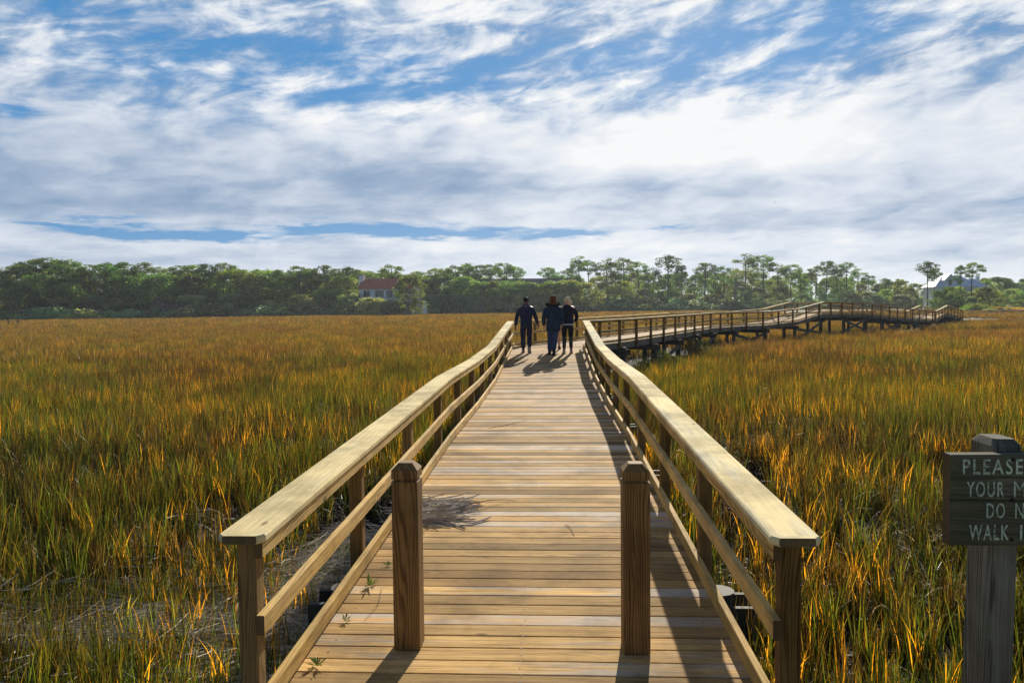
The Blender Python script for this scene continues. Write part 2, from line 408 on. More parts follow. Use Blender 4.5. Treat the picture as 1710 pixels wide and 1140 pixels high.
m, g = new_mat('marsh_mud')
geo = g.node('ShaderNodeNewGeometry'); P_ = geo.outputs['Position']
n1 = g.noise(P_, 2.2, 8, .65); n2 = g.noise(P_, 30., 4, .6); n3 = g.noise(P_, .35, 4, .5)
px_, py_, pz_ = g.sep(P_)
mud = g.mix(g.sm(n1, .35, .7), (.018, .017, .010), (.05, .042, .022))
mud = g.mix(g.mul(g.sm(n3, .45, .62), .6), mud, (.05, .06, .022))
sand = g.mix(g.sm(n1, .4, .6), (.26, .22, .14), (.16, .135, .07))
spit = g.sm(g.m('ADD', g.m('POWER', g.div(g.sub(px_, 54.), 9.), 2.), g.m('POWER', g.div(g.sub(py_, 93.), 6.5), 2.)), .7, 1.3, 1., 0.)
back = g.sm(py_, 1.2, 2.4, 1., 0.)
lawn = g.mix(g.sm(n1, .3, .7), (.10, .105, .03), (.17, .13, .05))
gc = g.mix(g.sm(pz_, -1.05, -.5), mud, mud)
gc = g.mix(g.mul(g.sm(py_, 105., 120.), g.sm(pz_, -1.05, -.6)), gc, lawn)
gc = g.mix(g.m('MAXIMUM', g.mul(spit, .9), back), gc, sand)
rgh = g.sm(n1, .30, .42, .45, .95)
finish(g, principled(g, gc, rgh, .25, bump(g, g.add(n1, g.mul(n2, .35)), .6, .05)))
M['mud'] = m
def axis(lim, parts):
    out = []
    for a, b, n in parts: out += list(np.linspace(a, b, n, endpoint=False))
    return np.array(out + [lim])
xs = axis(1600, [(-1600, -600, 6), (-600, -120, 24), (-120, -20, 60), (-20, 20, 150), (20, 120, 80), (120, 600, 24), (600, 1600, 6)])
ys = axis(1900, [(-300, -60, 8), (-60, 0, 10), (0, 22, 120), (22, 110, 130), (110, 300, 90), (300, 1900, 14)])
ground = grid_mesh('ground', xs, ys, gz, M['mud']); tag(ground, kind='structure')
m, g = new_mat('creek_water')
geo = g.node('ShaderNodeNewGeometry'); w1 = g.noise(geo.outputs['Position'], 6., 5, .6)
finish(g, principled(g, (.035, .038, .03), .08, .6, bump(g, w1, .35, .05))); M['water'] = m
def flat_sheet(name, P, rad, z, kind='structure'):
    bm = bmesh.new(); L = len(P); pts = []
    for side in (1, -1):
        rng_ = range(L) if side == 1 else range(L - 1, -1, -1)
        for i in rng_:
            a = Vector((*P[max(i - 1, 0)], 0)); b = Vector((*P[min(i + 1, L - 1)], 0)); d = (b - a).normalized(); n = Vector((-d.y, d.x, 0))
            ext = d * (rad if i == L - 1 else -rad if i == 0 else 0)
            pts.append(Vector((*P[i], z)) + n * side * rad + ext)
    vs = [bm.verts.new(p) for p in pts]
    for i in range(L - 1): bm.faces.new((vs[i], vs[i + 1], vs[2 * L - 2 - i], vs[2 * L - 1 - i]))
    bmesh.ops.recalc_face_normals(bm, faces=bm.faces)
    me = bpy.data.meshes.new(name); bm.to_mesh(me); bm.free(); me.materials.append(M['water'])
    for p in me.polygons:
        if p.normal.z < 0: me.flip_normals(); break
    o = bpy.data.objects.new(name, me); col.objects.link(o); tag(o, kind=kind); return o
flat_sheet('water', CREEK_A, .6, -.98)
flat_sheet('water', CREEK_B, 3.2, -1.36)
flat_sheet('water', POOL_D, 1.9, -1.34)

# ------------------------------------------------------------------ boardwalk
def rect(a0, a1, z0, z1, e=.004):
    return [(a0 + e, z0), (a1 - e, z0), (a1, z0 + e), (a1, z1 - e), (a1 - e, z1), (a0 + e, z1), (a0, z1 - e), (a0, z0 + e)]
def clip(poly, nx, ny, c):
    """keep the side where nx*x + ny*y >= c"""
    out = []
    for i in range(len(poly)):
        p, q = poly[i], poly[(i + 1) % len(poly)]; dp = nx * p[0] + ny * p[1] - c; dq = nx * q[0] + ny * q[1] - c
        if dp >= 0: out.append(p)
        if (dp >= 0) != (dq >= 0):
            t = dp / (dp - dq); out.append((p[0] + (q[0] - p[0]) * t, p[1] + (q[1] - p[1]) * t))
    return out
def decking(P, parent, pitch_=.146, gap=.007, th=.036, over=.05):
    mb = MB(); C = P
    for i in range(len(P) - 1):
        a, b = Vector(P[i]), Vector(P[i + 1]); d = Vector((b.x - a.x, b.y - a.y)); L = d.length; d.normalize(); r = Vector((d.y, -d.x))
        sl = (b.z - a.z) / L
        def mit(j):
            p = Vector(P[j]); h0 = (Vector(P[j]) - Vector(P[j - 1])).xy.normalized() if j else d; h1 = (Vector(P[j + 1]) - Vector(P[j])).xy.normalized() if j < len(P) - 1 else d
            return (h0 + h1).normalized()
        m0, m1 = mit(i), mit(i + 1)
        c0 = m0.x * a.x + m0.y * a.y; c1 = m1.x * b.x + m1.y * b.y
        s0 = math.floor(-1.2 / pitch_) * pitch_ if i else 0
        n = int((L + 1.2 - s0) / pitch_) + 1
        for k in range(n):
            s = s0 + k * pitch_; e0, e1 = over + random.uniform(-.006, .008), W + over + random.uniform(-.006, .008)
            quad = [a.xy + d * s + r * (e0), a.xy + d * (s + pitch_ - gap) + r * e0, a.xy + d * (s + pitch_ - gap) - r * e1, a.xy + d * s - r * e1]
            poly = [(q.x, q.y) for q in quad]
            poly = clip(poly, m0.x, m0.y, c0 + (.002 if i else 0))
            if len(poly) > 2: poly = clip(poly, -m1.x, -m1.y, -c1 + .002)
            if len(poly) < 3: continue
            cc = rc(); uo, vo = random.uniform(0, 90), random.uniform(0, 90); lift = random.uniform(-.0015, .0015); crown = random.uniform(-.002, .002)
            def up3(q, z): 
                w = Vector(q) - a.xy; return (q[0], q[1], a.z + sl * w.dot(d) + lift + z)
            def uvq(q): w = Vector(q) - a.xy; return (uo - w.dot(r), vo + w.dot(d) - s)
            # inset top edge: eased arris
            cen = Vector((sum(q[0] for q in poly) / len(poly), sum(q[1] for q in poly) / len(poly)))
            ins = []
            for q in poly:
                w = Vector(q) - cen; wd = w.dot(d); wr = w.dot(r)
                ins.append(tuple(cen + d * (wd - math.copysign(min(.004, abs(wd)), wd)) + r * wr))
            top = [up3(q, 0) for q in ins]; mid = [up3(q, -.004) for q in poly]; bot = [up3(q, -th) for q in poly]
            ar = sum(poly[j][0] * poly[(j + 1) % len(poly)][1] - poly[(j + 1) % len(poly)][0] * poly[j][1] for j in range(len(poly)))
            rev = ar < 0; nn = len(poly)
            def fc(pts, uvs): mb.quad(list(reversed(pts)) if rev else pts, list(reversed(uvs)) if rev else uvs, cc)
            fc(top, [uvq(q) for q in poly])
            for j in range(nn):
                k2 = (j + 1) % nn; uj, uk = uvq(poly[j]), uvq(poly[k2])
                fc([mid[j], mid[k2], top[k2], top[j]], [uj, uk, uk, uj])
                fc([bot[j], bot[k2], mid[k2], mid[j]], [(uj[0], uj[1] + .03), (uk[0], uk[1] + .03), uk, uj])
    return mb.build('deck', M['deck'], parent)

def cut(P, s0, s1):
    L = plen(P); a = along(P, s0)[0]; b = along(P, s1)[0]
    return [tuple(a)] + [P[i] for i in range(len(P)) if s0 + .02 < L[i] < s1 - .02] + [tuple(b)]
def railing(P, side, parent, s0, pieces=True):
    """side 0 = right rail, side 1 = left rail (base line is the right rail's inner face); lateral grows outward"""
    L = plen(P)[-1]; sg = 1 if side == 0 else -1; base = 0. if side == 0 else -W
    rl = empty('railing'); rl.parent = parent
    def sec(a0, a1, z0, z1, e=.004):
        q = (base + sg * a0, base + sg * a1); return rect(min(q), max(q), z0, z1, e)
    # caps in lengths with butt joints at the bends
    cp = cut(P, s0, L - .05); mb = MB(); LL = plen(cp)
    brk = [0.]; 
    for q in LL[1:]:
        while q - brk[-1] > 4.9: brk.append(brk[-1] + 3.86)
        if q - brk[-1] > 1.2: brk.append(q)
    if brk[-1] < LL[-1] - .01: brk.append(LL[-1])
    for a, b in zip(brk, brk[1:]):
        seg = cut(cp, a + .0006, b - .0006); c = rc(); z0, z1 = .804, .842
        if a == 0.:
            # clipped corners at the free end
            p0, d, r = along(cp, 0); 
            se = sec(-.012, .205, z0, z1, .008)
            mid = base + sg * .097; se2 = [((x - mid) * .72 + mid, z) for x, z in se]
            pA = along(cp, 0)[0]; pB = along(cp, .034)[0]
            i0 = len(mb.v); uo, vo = random.uniform(0, 60), random.uniform(0, 60); m8 = len(se)
            mb.v += [tuple(pA + r * x + Vector((0, 0, z))) for x, z in se2] + [tuple(pB + r * x + Vector((0, 0, z))) for x, z in se]
            for j in range(m8):
                k = (j + 1) % m8; mb.f.append((i0 + j, i0 + m8 + j, i0 + m8 + k, i0 + k)); mb.uv += [(uo, vo + se[j][0]), (uo + .034, vo + se[j][0]), (uo + .034, vo + se[k][0]), (uo, vo + se[k][0])]; mb.c += [c] * 4
            mb.f.append(tuple(i0 + j for j in range(m8))); mb.uv += [(uo + se[j][1] * .2, vo + se[j][0]) for j in range(m8)]; mb.c += [(c[0] + 2, c[1], c[2])] * m8
            seg = cut(cp, .034, b - .0006); mb.sweep(seg, se, c, uoff=uo + .034)
        else: mb.sweep(seg, sec(-.012, .205, z0, z1, .008), c)
    mb.build('cap_rail', M['cap'], rl)
    for nm, z0, z1, gap in (('top_rail', .735, .803, .0), ('mid_rail', .385, .474, .0), ('kick_rail', .022, .111, .0)):
        mb = MB(); st = .02 if nm != 'kick_rail' else -.9
        rp = cut(P, max(.0, s0 + st), L - .06); LL = plen(rp); brk = [0.]
        while LL[-1] - brk[-1] > 5.5: brk.append(brk[-1] + 3.86)
        brk.append(LL[-1])
        for a, b in zip(brk, brk[1:]): mb.sweep(cut(rp, a + .0008, b - .0008), sec(0, .038, z0, z1, .003))
        mb.build(nm, M['rail'], rl)
    s = s0 + .085; k = 0
    while s < L - .3 or k == 0:
        lat = base + sg * (.0385 + .0445); p, d, r = along(P, s, lat)
        mb = MB(); mb.beam(p + Vector((0, 0, -.29)), p + Vector((0, 0, .8035)), .089, .089, bev=.005, upv=d)
        mb.build('post', M['post'], rl); s += 1.93; k += 1
    p, d, r = along(P, L - .1, base + sg * .083)
    mb = MB(); mb.beam(p + Vector((0, 0, -.29)), p + Vector((0, 0, .8035)), .089, .089, bev=.005, upv=d); mb.build('post', M['post'], rl)
    return rl
def substructure(P, parent, s_first, step, skip=()):
    L = plen(P)[-1]
    mb = MB()
    for a0, a1 in ((-W - .036, -W + .002), (-.002, .036), (-W / 2 - .02, -W / 2 + .02)):
        mb.sweep(P, rect(a0, a1, -.245, -.040, .003))
    mb.build('stringer', M['stringer'], parent)
    s = s_first; i = 0; prev = None
    while s < L:
        for lat in (.05 + .14, -W - .05 - .14):
            p, d, r = along(P, s, lat); z0 = float(gz(p.x, p.y)) - .5
            q = MB(); top = p.z - .30 + (0.12 if i % 3 == 0 else 0)
            q.tube([(p.x, p.y, z0), (p.x, p.y, top)], [.12, .11], 12); q.build('pile', M['pile'], parent, smooth=False)
        a, d, r = along(P, s, .42); b, _, _ = along(P, s, -W - .42)
        q = MB()
        for o in (.13, -.13): q.beam(Vector((a.x, a.y, a.z - .36)) + d * o, Vector((b.x, b.y, b.z - .36)) + d * o, .05, .22)
        q.build('crossbeam', M['pile'], parent)
        if prev is not None and s > 28 and i % 2 == 0:
            p1, d1, r1 = along(P, s, .22); p0, _, _ = along(P, prev, .22)
            q = MB(); q.beam(Vector((p0.x, p0.y, p0.z - .45)), Vector((p1.x, p1.y, max(p1.z - 1.2, float(gz(p1.x, p1.y)) + .1))), .05, .17)
            q.beam(Vector((p1.x, p1.y, p1.z - .45)) + r1 * .06, Vector((p0.x, p0.y, max(p0.z - 1.2, float(gz(p0.x, p0.y)) + .1))) + r1 * .06, .05, .17)
            q.build('cross_brace', M['pile'], parent)
        prev = s; s += step; i += 1
bw = empty('boardwalk', (0, 0, 0), 0, 'long new timber boardwalk with railings bending right across the marsh', 'boardwalk')
decking(PATH, bw)
railing(PATH, 0, bw, 1.03); railing(PATH, 1, bw, 1.02)
substructure(PATH, bw, 3.1, 3.86)
mb = MB(); s_ = .5
while s_ < 14.:
    for lat in (-.09, -W / 2, -W + .09):
        for o in (.035, .105):
            p, d, r = along(PATH, s_ * 1. + o, lat + random.uniform(-.006, .006)); mb.tube([p + Vector((0, 0, .0004)), p + Vector((0, 0, .0016))], .0042, 6, c=(.5, .5, .5))
    s_ += .146
tag(mb.build('deck_screws', simple('screw_steel', (.06, .055, .05), .5), bw), kind='stuff')
fb_ = empty('footbridge', (0, 0, 0), 0, 'short humped timber footbridge at the far end of the boardwalk', 'footbridge')
decking(PATH2, fb_); railing(PATH2, 0, fb_, .05); railing(PATH2, 1, fb_, .05); substructure(PATH2, fb_, 1.5, 3.86)

# bollards on the deck
def bollard(x, y, z, lab, rz=0.):
    mb = MB(); w = .0705; a = .024; c = rc(); uo = random.uniform(0, 50); vo = random.uniform(0, 50)
    rings = [(w, 0), (w, .905), (w - .011, .908), (w - .011, .918), (w, .921), (w, .965), (w * .52, 1.002)]
    e = .006
    def ring(h, z_): return [(-h + e, -h, z_), (h - e, -h, z_), (h, -h + e, z_), (h, h - e, z_), (h - e, h, z_), (-h + e, h, z_), (-h, h - e, z_), (-h, -h + e, z_)]
    RR = [ring(h, z_) for h, z_ in rings]
    peri = [0, .13, .139, .27, .279, .41, .419, .55, .56]
    for (q0, (h0, z0)), (q1, (h1, z1)) in zip(zip(RR, rings), list(zip(RR, rings))[1:]):
        for j in range(8):
            k = (j + 1) % 8; mb.quad([q0[j], q0[k], q1[k], q1[j]], [(uo + z0, vo + peri[j]), (uo + z0, vo + peri[j + 1]), (uo + z1, vo + peri[j + 1]), (uo + z1, vo + peri[j])], c)
    mb.quad(RR[-1], [(uo + p[0] * .2, vo + p[1]) for p in RR[-1]], c)
    o = mb.build('bollard', M['bollard'], loc=(x, y, z)); o.rotation_euler = (0, 0, rz)
    tag(o, lab, 'bollard', 'bollards at the start of the deck'); return o
bollard(-.575, 4.19, .016, 'brown square bollard on the deck beside the pile of dead reeds', R(-4)); bollard(.643, 4.11, .015, 'brown square bollard on the deck near the right railing, its shadow straight down', R(-2))

# ------------------------------------------------------------------ sign
def to_mesh_text(txt, size, extr, m, parent, name='letter'):
    cu = bpy.data.curves.new(name, 'FONT'); cu.body = txt; cu.size = size; cu.extrude = extr; cu.resolution_u = 4; cu.space_character = 1.22; cu.offset = 0. if txt in 'MN' else .0005
    t = bpy.data.objects.new(name, cu); col.objects.link(t); dg = bpy.context.evaluated_depsgraph_get(); dg.update()
    me = bpy.data.meshes.new_from_object(t.evaluated_get(dg)); bpy.data.objects.remove(t); me.materials.clear(); me.materials.append(m); me.name = name
    o = bpy.data.objects.new(name, me); col.objects.link(o); o.parent = parent; return o
m, g = new_mat('worn_letter_paint'); tcn = g.node('ShaderNodeTexCoord'); nz = g.noise(tcn.outputs['Object'], 60., 5, .65); nz2 = g.noise(tcn.outputs['Object'], 9., 3, .5)
finish(g, principled(g, g.mix(g.sm(g.add(g.mul(nz, .6), g.mul(nz2, .4)), .36, .52), (.10, .13, .085), (.55, .66, .50)), .9, .1)); M['letters'] = m
sg = empty('sign', (1.338, 2.40, 0), R(-2), 'weathered dark wooden sign beginning PLEASE on a thick grey post beside the boardwalk', 'sign')
ztop = H - .473; bh = .140
post_c = (.172, .095); pw = .092
mb = MB(); c = rc()
def pring(h, z_, e=.008): return [(post_c[0] + p, post_c[1] + q * 1.5, z_) for p, q in ((-h + e, -h), (h - e, -h), (h, -h + e), (h, h - e), (h - e, h), (-h + e, h), (-h, h - e), (-h, -h + e))]
zs = [(pw / 2, -.9), (pw / 2, ztop + .018), (pw * .36, ztop + .040)]
peri = [0, .14, .15, .29, .30, .44, .45, .59, .60]
for (h0, z0), (h1, z1) in zip(zs, zs[1:]):
    A, B = pring(h0, z0), pring(h1, z1)
    for j in range(8): mb.quad([A[j], A[(j + 1) % 8], B[(j + 1) % 8], B[j]], [(z0, peri[j]), (z0, peri[j + 1]), (z1, peri[j + 1]), (z1, peri[j])], c)
mb.quad(pring(*zs[-1]), [(p[0] * .2, p[1]) for p in pring(*zs[-1])], c)
po = mb.build('post', M['old'], sg); po.rotation_euler = (0, R(1.2), 0)
for i in range(2):
    mb = MB(); mb.beam((0, 0, ztop - bh / 2 - i * (bh + .001)), (.62, 0, ztop - bh / 2 - i * (bh + .001)), .045, bh, bev=.003); mb.build('board', M['signwood'], sg)
mb = MB()
for x_, z_ in ((.185, .016), (.186, .140), (.186, .262), (.43, .016), (.43, .140), (.43, .262)): mb.tube([(x_, -.0245, ztop - z_), (x_, -.021, ztop - z_)], .0065, 10)
mb.build('bolt', simple('bolt_iron', (.012, .011, .01), .6), sg)
PX = .00183                                   # metres per photo pixel on the board
for txt, x0, x1, base_ in (('PLEASE', 1605, 1703, 33), ('YOUR', 1612, 1673, 71), ('M', 1689, 1708, 71), ('DO', 1645, 1675, 107), ('N', 1692, 1706, 107), ('WALK', 1617, 1682, 144), ('I', 1700.5, 1704, 144)):
    o = to_mesh_text(txt, .066, .0006, M['letters'], sg); vx = [v.co.x for v in o.data.vertices]; vy = [v.co.y for v in o.data.vertices]; a_, b_ = min(vx), max(vx)
    kx = (x1 - x0) * PX / (b_ - a_); ky = .047 / (max(vy) - min(vy))
    for v in o.data.vertices: v.co.x = (v.co.x - a_) * kx; v.co.y = (v.co.y - min(vy)) * ky
    o.location = ((x0 - 1585) * PX, -.0233, ztop - base_ * PX); o.rotation_euler = (R(90), 0, 0)

# ------------------------------------------------------------------ reeds, straw, sprigs on the deck
m, g = new_mat('dead_reed'); at = g.node('ShaderNodeVertexColor'); at.layer_name = 'pr'; a_, b_, c_ = g.sep(at.outputs[0])
finish(g, principled(g, g.mix(a_, g.mix(b_, (.42, .35, .26), (.24, .19, .14)), g.mix(b_, (.85, .76, .60), (.70, .63, .50))), .38, .5)); M['reed'] = m
def sticks(name, N, place, zfun, rad=(.0015, .004), parent=None, jit=.25, bendy=.1, mat='reed', tone=None):
    """a tangle of thin three-sided stems; place() -> x, y, length, heading, lift"""
    V = []; Fc = []; C = []
    for i in range(N):
        x, y, L, hd, lift = place(i); r = random.uniform(*rad); n = 4; cc = (random.choice((0, .15, .6, 1., 1.)), random.random(), 0)
        tilt = random.gauss(0, jit); cv = random.gauss(0, bendy) ; i0 = len(V)
        for k in range(n):
            t = k / (n - 1) - .5; h2 = hd + cv * t; X = x + math.cos(h2) * L * t; Y = y + math.sin(h2) * L * t
            Z = float(zfun(X, Y)) + lift + r + max(-lift * .9, math.sin(tilt) * L * t + (.25 - t * t) * abs(cv) * L * .15)
            rr = r * (1 - .5 * abs(t))
            nx, ny = -math.sin(h2), math.cos(h2)
            V += [(X + nx * rr, Y + ny * rr, Z - rr * .5), (X - nx * rr, Y - ny * rr, Z - rr * .5), (X, Y, Z + rr)]
        for k in range(n - 1):
            for j in range(3):
                a, b = i0 + k * 3 + j, i0 + k * 3 + (j + 1) % 3; Fc.append((a, b, b + 3, a + 3)); C += [cc] * 4
    me = bpy.data.meshes.new(name); me.from_pydata(V, [], Fc); me.materials.append(M[mat])
    ca = me.color_attributes.new('pr', 'FLOAT_COLOR', 'CORNER'); ca.data.foreach_set('color', np.array([(*q, 1) for q in C], np.float32).ravel())
    me.update(); o = bpy.data.objects.new(name, me); col.objects.link(o); o.parent = parent; return o
def deckz(x, y): return .016 * (y - 3.35)
def heap(i):
    t = random.random(); k = random.random()
    if i % 2: cx, cy, hd = -.92 + t * .50, 6.93 - .02 * t + random.gauss(0, .13 * (1 - t * .4)), R(random.gauss(18, 18))
    else: cx, cy, hd = -.96 + t * .46, 6.55 + random.gauss(0, .13 * (1 - t * .4)), R(random.gauss(-12, 22))
    return cx, cy, random.uniform(.12, .42), hd, random.random() * .075 * (1 - t * .75)
hp = sticks('reed_pile', 230, heap, deckz, (.0028, .0065), jit=.12, bendy=.3)
tag(hp, 'tangled pile of dead grey reeds on the deck behind the left bollard', 'reed pile', kind='thing')
M['twig'] = simple('twig_bark', (.10, .07, .045), .7, .2)
def twig(name, pts, rad, lab, tone=(.0, .8, 0)):
    mb = MB(); mb.tube(pts, rad, 5, c=tone); o = mb.build(name, M['twig' if tone[0] < .5 else 'reed']); tag(o, lab, 'twig', 'twigs lying on the deck'); return o
dz_ = lambda x, y, h=.004: (x, y, deckz(x, y) + h)
twig('twig', [dz_(-.50, 6.75, .03), dz_(-.38, 6.83, .05), dz_(-.22, 6.98, .045), dz_(-.08, 7.08, .02), dz_(.02, 7.1, .006)], [.0035, .003, .003, .0022, .001], 'long thin dark twig curving out of the reed pile')
twig('twig', [dz_(-.44, 6.42, .012), dz_(-.34, 6.40, .008), dz_(-.22, 6.52, .012), dz_(-.19, 6.55, .02)], [.006, .008, .009, .005], 'short broken reed stalk at the tip of the reed pile', (.9, .2, 0))
twig('twig', [dz_(-.35, 10.9, .006), dz_(-.12, 11.1, .012), dz_(.22, 11.6, .006)], [.003, .004, .002], 'thin straight twig lying alone on the middle of the deck')
twig('twig', [dz_(.42, 6.35, .005), dz_(.46, 6.25, .012), dz_(.47, 6.05, .004)], [.002, .003, .002], 'tiny bent twig on the deck beside the right bollard')
twig('twig', [dz_(-.86, 5.0, .005), dz_(-.83, 4.75, .02), dz_(-.88, 4.5, .004)], [.0015, .002, .001], 'fine hair-like stem on the deck beside the left bollard')
m, g = new_mat('sprig_leaf'); at = g.node('ShaderNodeVertexColor'); at.layer_name = 'pr'; a_, b_, c_ = g.sep(at.outputs[0])
lc = g.mix(a_, (.10, .17, .03), (.22, .26, .06)); tr = g.node('ShaderNodeBsdfTranslucent'); g.put(tr.inputs[0], lc)
ms = g.node('ShaderNodeMixShader'); ms.inputs[0].default_value = .35; g.l.new(principled(g, lc, .5, .4), ms.inputs[1]); g.l.new(tr.outputs[0], ms.inputs[2]); finish(g, ms.outputs[0]); M['sprig'] = m
def sprig(x, y, s, lab):
    mb = MB()
    for k in range(random.randint(11, 15)):
        a = random.uniform(0, 6.283); L = s * random.uniform(.6, 1.1); e = random.uniform(.15, 1.1); w = L * .10; c = (random.random(), 0, 0)
        d = Vector((math.cos(a) * math.cos(e), math.sin(a) * math.cos(e), math.sin(e))); n = Vector((-math.sin(a), math.cos(a), 0)); b = Vector((0, 0, 0)); o1 = b + d * L * .55 + Vector((0, 0, .1 * L)); o2 = b + d * L
        mb.quad([b, o1 + n * w, o2, o1 - n * w], [(0, 0)] * 4, c)
    o = mb.build('sprig', M['sprig'], loc=(x, y, deckz(x, y) + .002)); tag(o, lab, 'plant', 'green sprigs growing between the deck boards')
sprig(-1.02, 3.95, .075, 'largest green sprig at the foot of the left kick rail, nearest the camera')
sprig(-.99, 4.50, .05, 'faded small sprig on the deck left of the left bollard')
sprig(-.95, 5.05, .085, 'leafy green sprig between deck boards behind the left bollard')
sprig(-.90, 5.43, .045, 'tiny sprig near the left kick rail, second farthest')
sprig(-.85, 5.78, .06, 'farthest green sprig beside the left kick rail')

# ------------------------------------------------------------------ people
def skin_body(verts, edges, m, parent, name='body', sub=1):
    me = bpy.data.meshes.new(name); me.from_pydata([v[0] for v in verts], edges, []); me.update()
    o = bpy.data.objects.new(name, me); col.objects.link(o); md = o.modifiers.new('skin', 'SKIN'); md.use_smooth_shade = True; md.branch_smoothing = .3
    for i, v in enumerate(verts):
        s = me.skin_vertices[0].data[i]; r = v[1]; s.radius = r if isinstance(r, tuple) else (r, r); s.use_root = (i == 0)
    sb = o.modifiers.new('sub', 'SUBSURF'); sb.levels = sub; sb.render_levels = sub
    dg = bpy.context.evaluated_depsgraph_get(); dg.update()
    nm = bpy.data.meshes.new_from_object(o.evaluated_get(dg)); bpy.data.objects.remove(o); bpy.data.meshes.remove(me)
    nm.materials.clear(); nm.materials.append(m); nm.name = name
    o = bpy.data.objects.new(name, nm); col.objects.link(o); o.parent = parent; return o
def loft(rings, m, parent, name, n=20, caps=(False, False), wob=0.):
    """rings: (cx, cy, cz, rx, ry)"""
    bm = bmesh.new(); prev = None; first = None
    for (cx, cy, cz, ax, ay) in rings:
        r = []
        for k in range(n):
            a = 2 * math.pi * k / n; w = 1 + wob * math.sin(a * 5 + cz * 30) + wob * .7 * math.sin(a * 3 + cz * 17)
            r.append(bm.verts.new((cx + ax * w * math.cos(a), cy + ay * w * math.sin(a), cz)))
        if prev:
            for k in range(n): bm.faces.new((prev[k], prev[(k + 1) % n], r[(k + 1) % n], r[k]))
        else: first = r
        prev = r
    if caps[0]: bm.faces.new(list(reversed(first)))
    if caps[1]: bm.faces.new(prev)
    return bm
def limb(bm, pts, n=10):
    """tapered tube added to bm: pts = [(Vector, r)]"""
    prev = None
    for i, (p, r) in enumerate(pts):
        p = Vector(p); a = Vector(pts[max(i - 1, 0)][0]); b = Vector(pts[min(i + 1, len(pts) - 1)][0]); d = (b - a).normalized()
        x = d.cross(Vector((0, 1, 0.01))).normalized(); y = x.cross(d)
        ring = [bm.verts.new(p + (x * math.cos(2 * math.pi * k / n) + y * math.sin(2 * math.pi * k / n)) * r) for k in range(n)]
        if prev:
            for k in range(n): bm.faces.new((prev[k], prev[(k + 1) % n], ring[(k + 1) % n], ring[k]))
        else: bm.faces.new(list(reversed(ring)))
        prev = ring
    bm.faces.new(prev)
def bm_obj(bm, name, m, parent, sub=1):
    bmesh.ops.recalc_face_normals(bm, faces=bm.faces)
    me = bpy.data.meshes.new(name); bm.to_mesh(me); bm.free(); me.materials.append(m); me.polygons.foreach_set('use_smooth', [True] * len(me.polygons))
    o = bpy.data.objects.new(name, me); col.objects.link(o); o.parent = parent
    if sub: s = o.modifiers.new('sub', 'SUBSURF'); s.levels = sub; s.render_levels = sub
    return o
def person(x, y, z, rz, h, J, skin_m, label):
    """J: joints in units of body height: hips, knees, ankles, toes, shoulders, elbows, wrists (left, right)"""
    t = empty('person', (x, y, z), rz, label, 'person')
    V = []; E = []
    def v(p, r, par=None):
        V.append(((p[0] * h, p[1] * h, p[2] * h), r * h)); 
        if par is not None: E.append((par, len(V) - 1))
        return len(V) - 1
    ln = J.get('lean', 0.); w = J.get('w', 1.)
    pel = v((0, 0, .515), .078 * w); ab = v((0, ln * .3, .60), .070 * w, pel); ch = v((0, ln * .7, .71), .078 * w, ab); cl = v((0, ln, .80), .055, ch)
    nk = v((0, ln + .002, .845), .032, cl); h1 = v((0, ln + .008, .885), .040, nk); h2 = v((0, ln + .010, .93), .052, h1); h3 = v((0, ln + .006, .965), .044, h2); v((0, ln + .004, .985), .020, h3)
    v((0, ln + .066, .915), .008, h2)
    for s in (0, 1):
        sx = -1 if s == 0 else 1
        sh = v((sx * .098, ln, .800), .036, cl); el_ = v(J['elbow'][s], .026, sh); wr = v(J['wrist'][s], .017, el_)
        W_ = Vector(J['wrist'][s]); d = (W_ - Vector(J['elbow'][s])).normalized(); hd = J.get('hand', [d, d])[s]; hd = Vector(hd).normalized()
        pm = v(W_ + hd * .028, .020, wr); side = hd.cross(Vector((1, 0, 0))).normalized()
        for q, (o, Lf) in enumerate(((-.016, .036), (-.005, .042), (.006, .040), (.016, .032))):
            f1_ = v(W_ + hd * .052 + side * o, .0065, pm); f2_ = v(W_ + hd * (.052 + Lf * .55) + side * o + Vector((-sx * .006, 0, 0)), .0058, f1_); v(W_ + hd * (.052 + Lf) + side * o + Vector((-sx * .016, 0, 0)), .0048, f2_)
        th = v(W_ + hd * .030 + side * .026, .0075, pm); v(W_ + hd * .052 + side * .034, .006, th)
        hp_ = v(J['hip'][s], .052 * w, pel); kn = v(J['knee'][s], .036, hp_); an = v(J['ankle'][s], .024, kn); v(J['toe'][s], .018, an)
    skin_body(V, E, skin_m, t); t.scale = (1.13, 1.1, 1.)
    return t
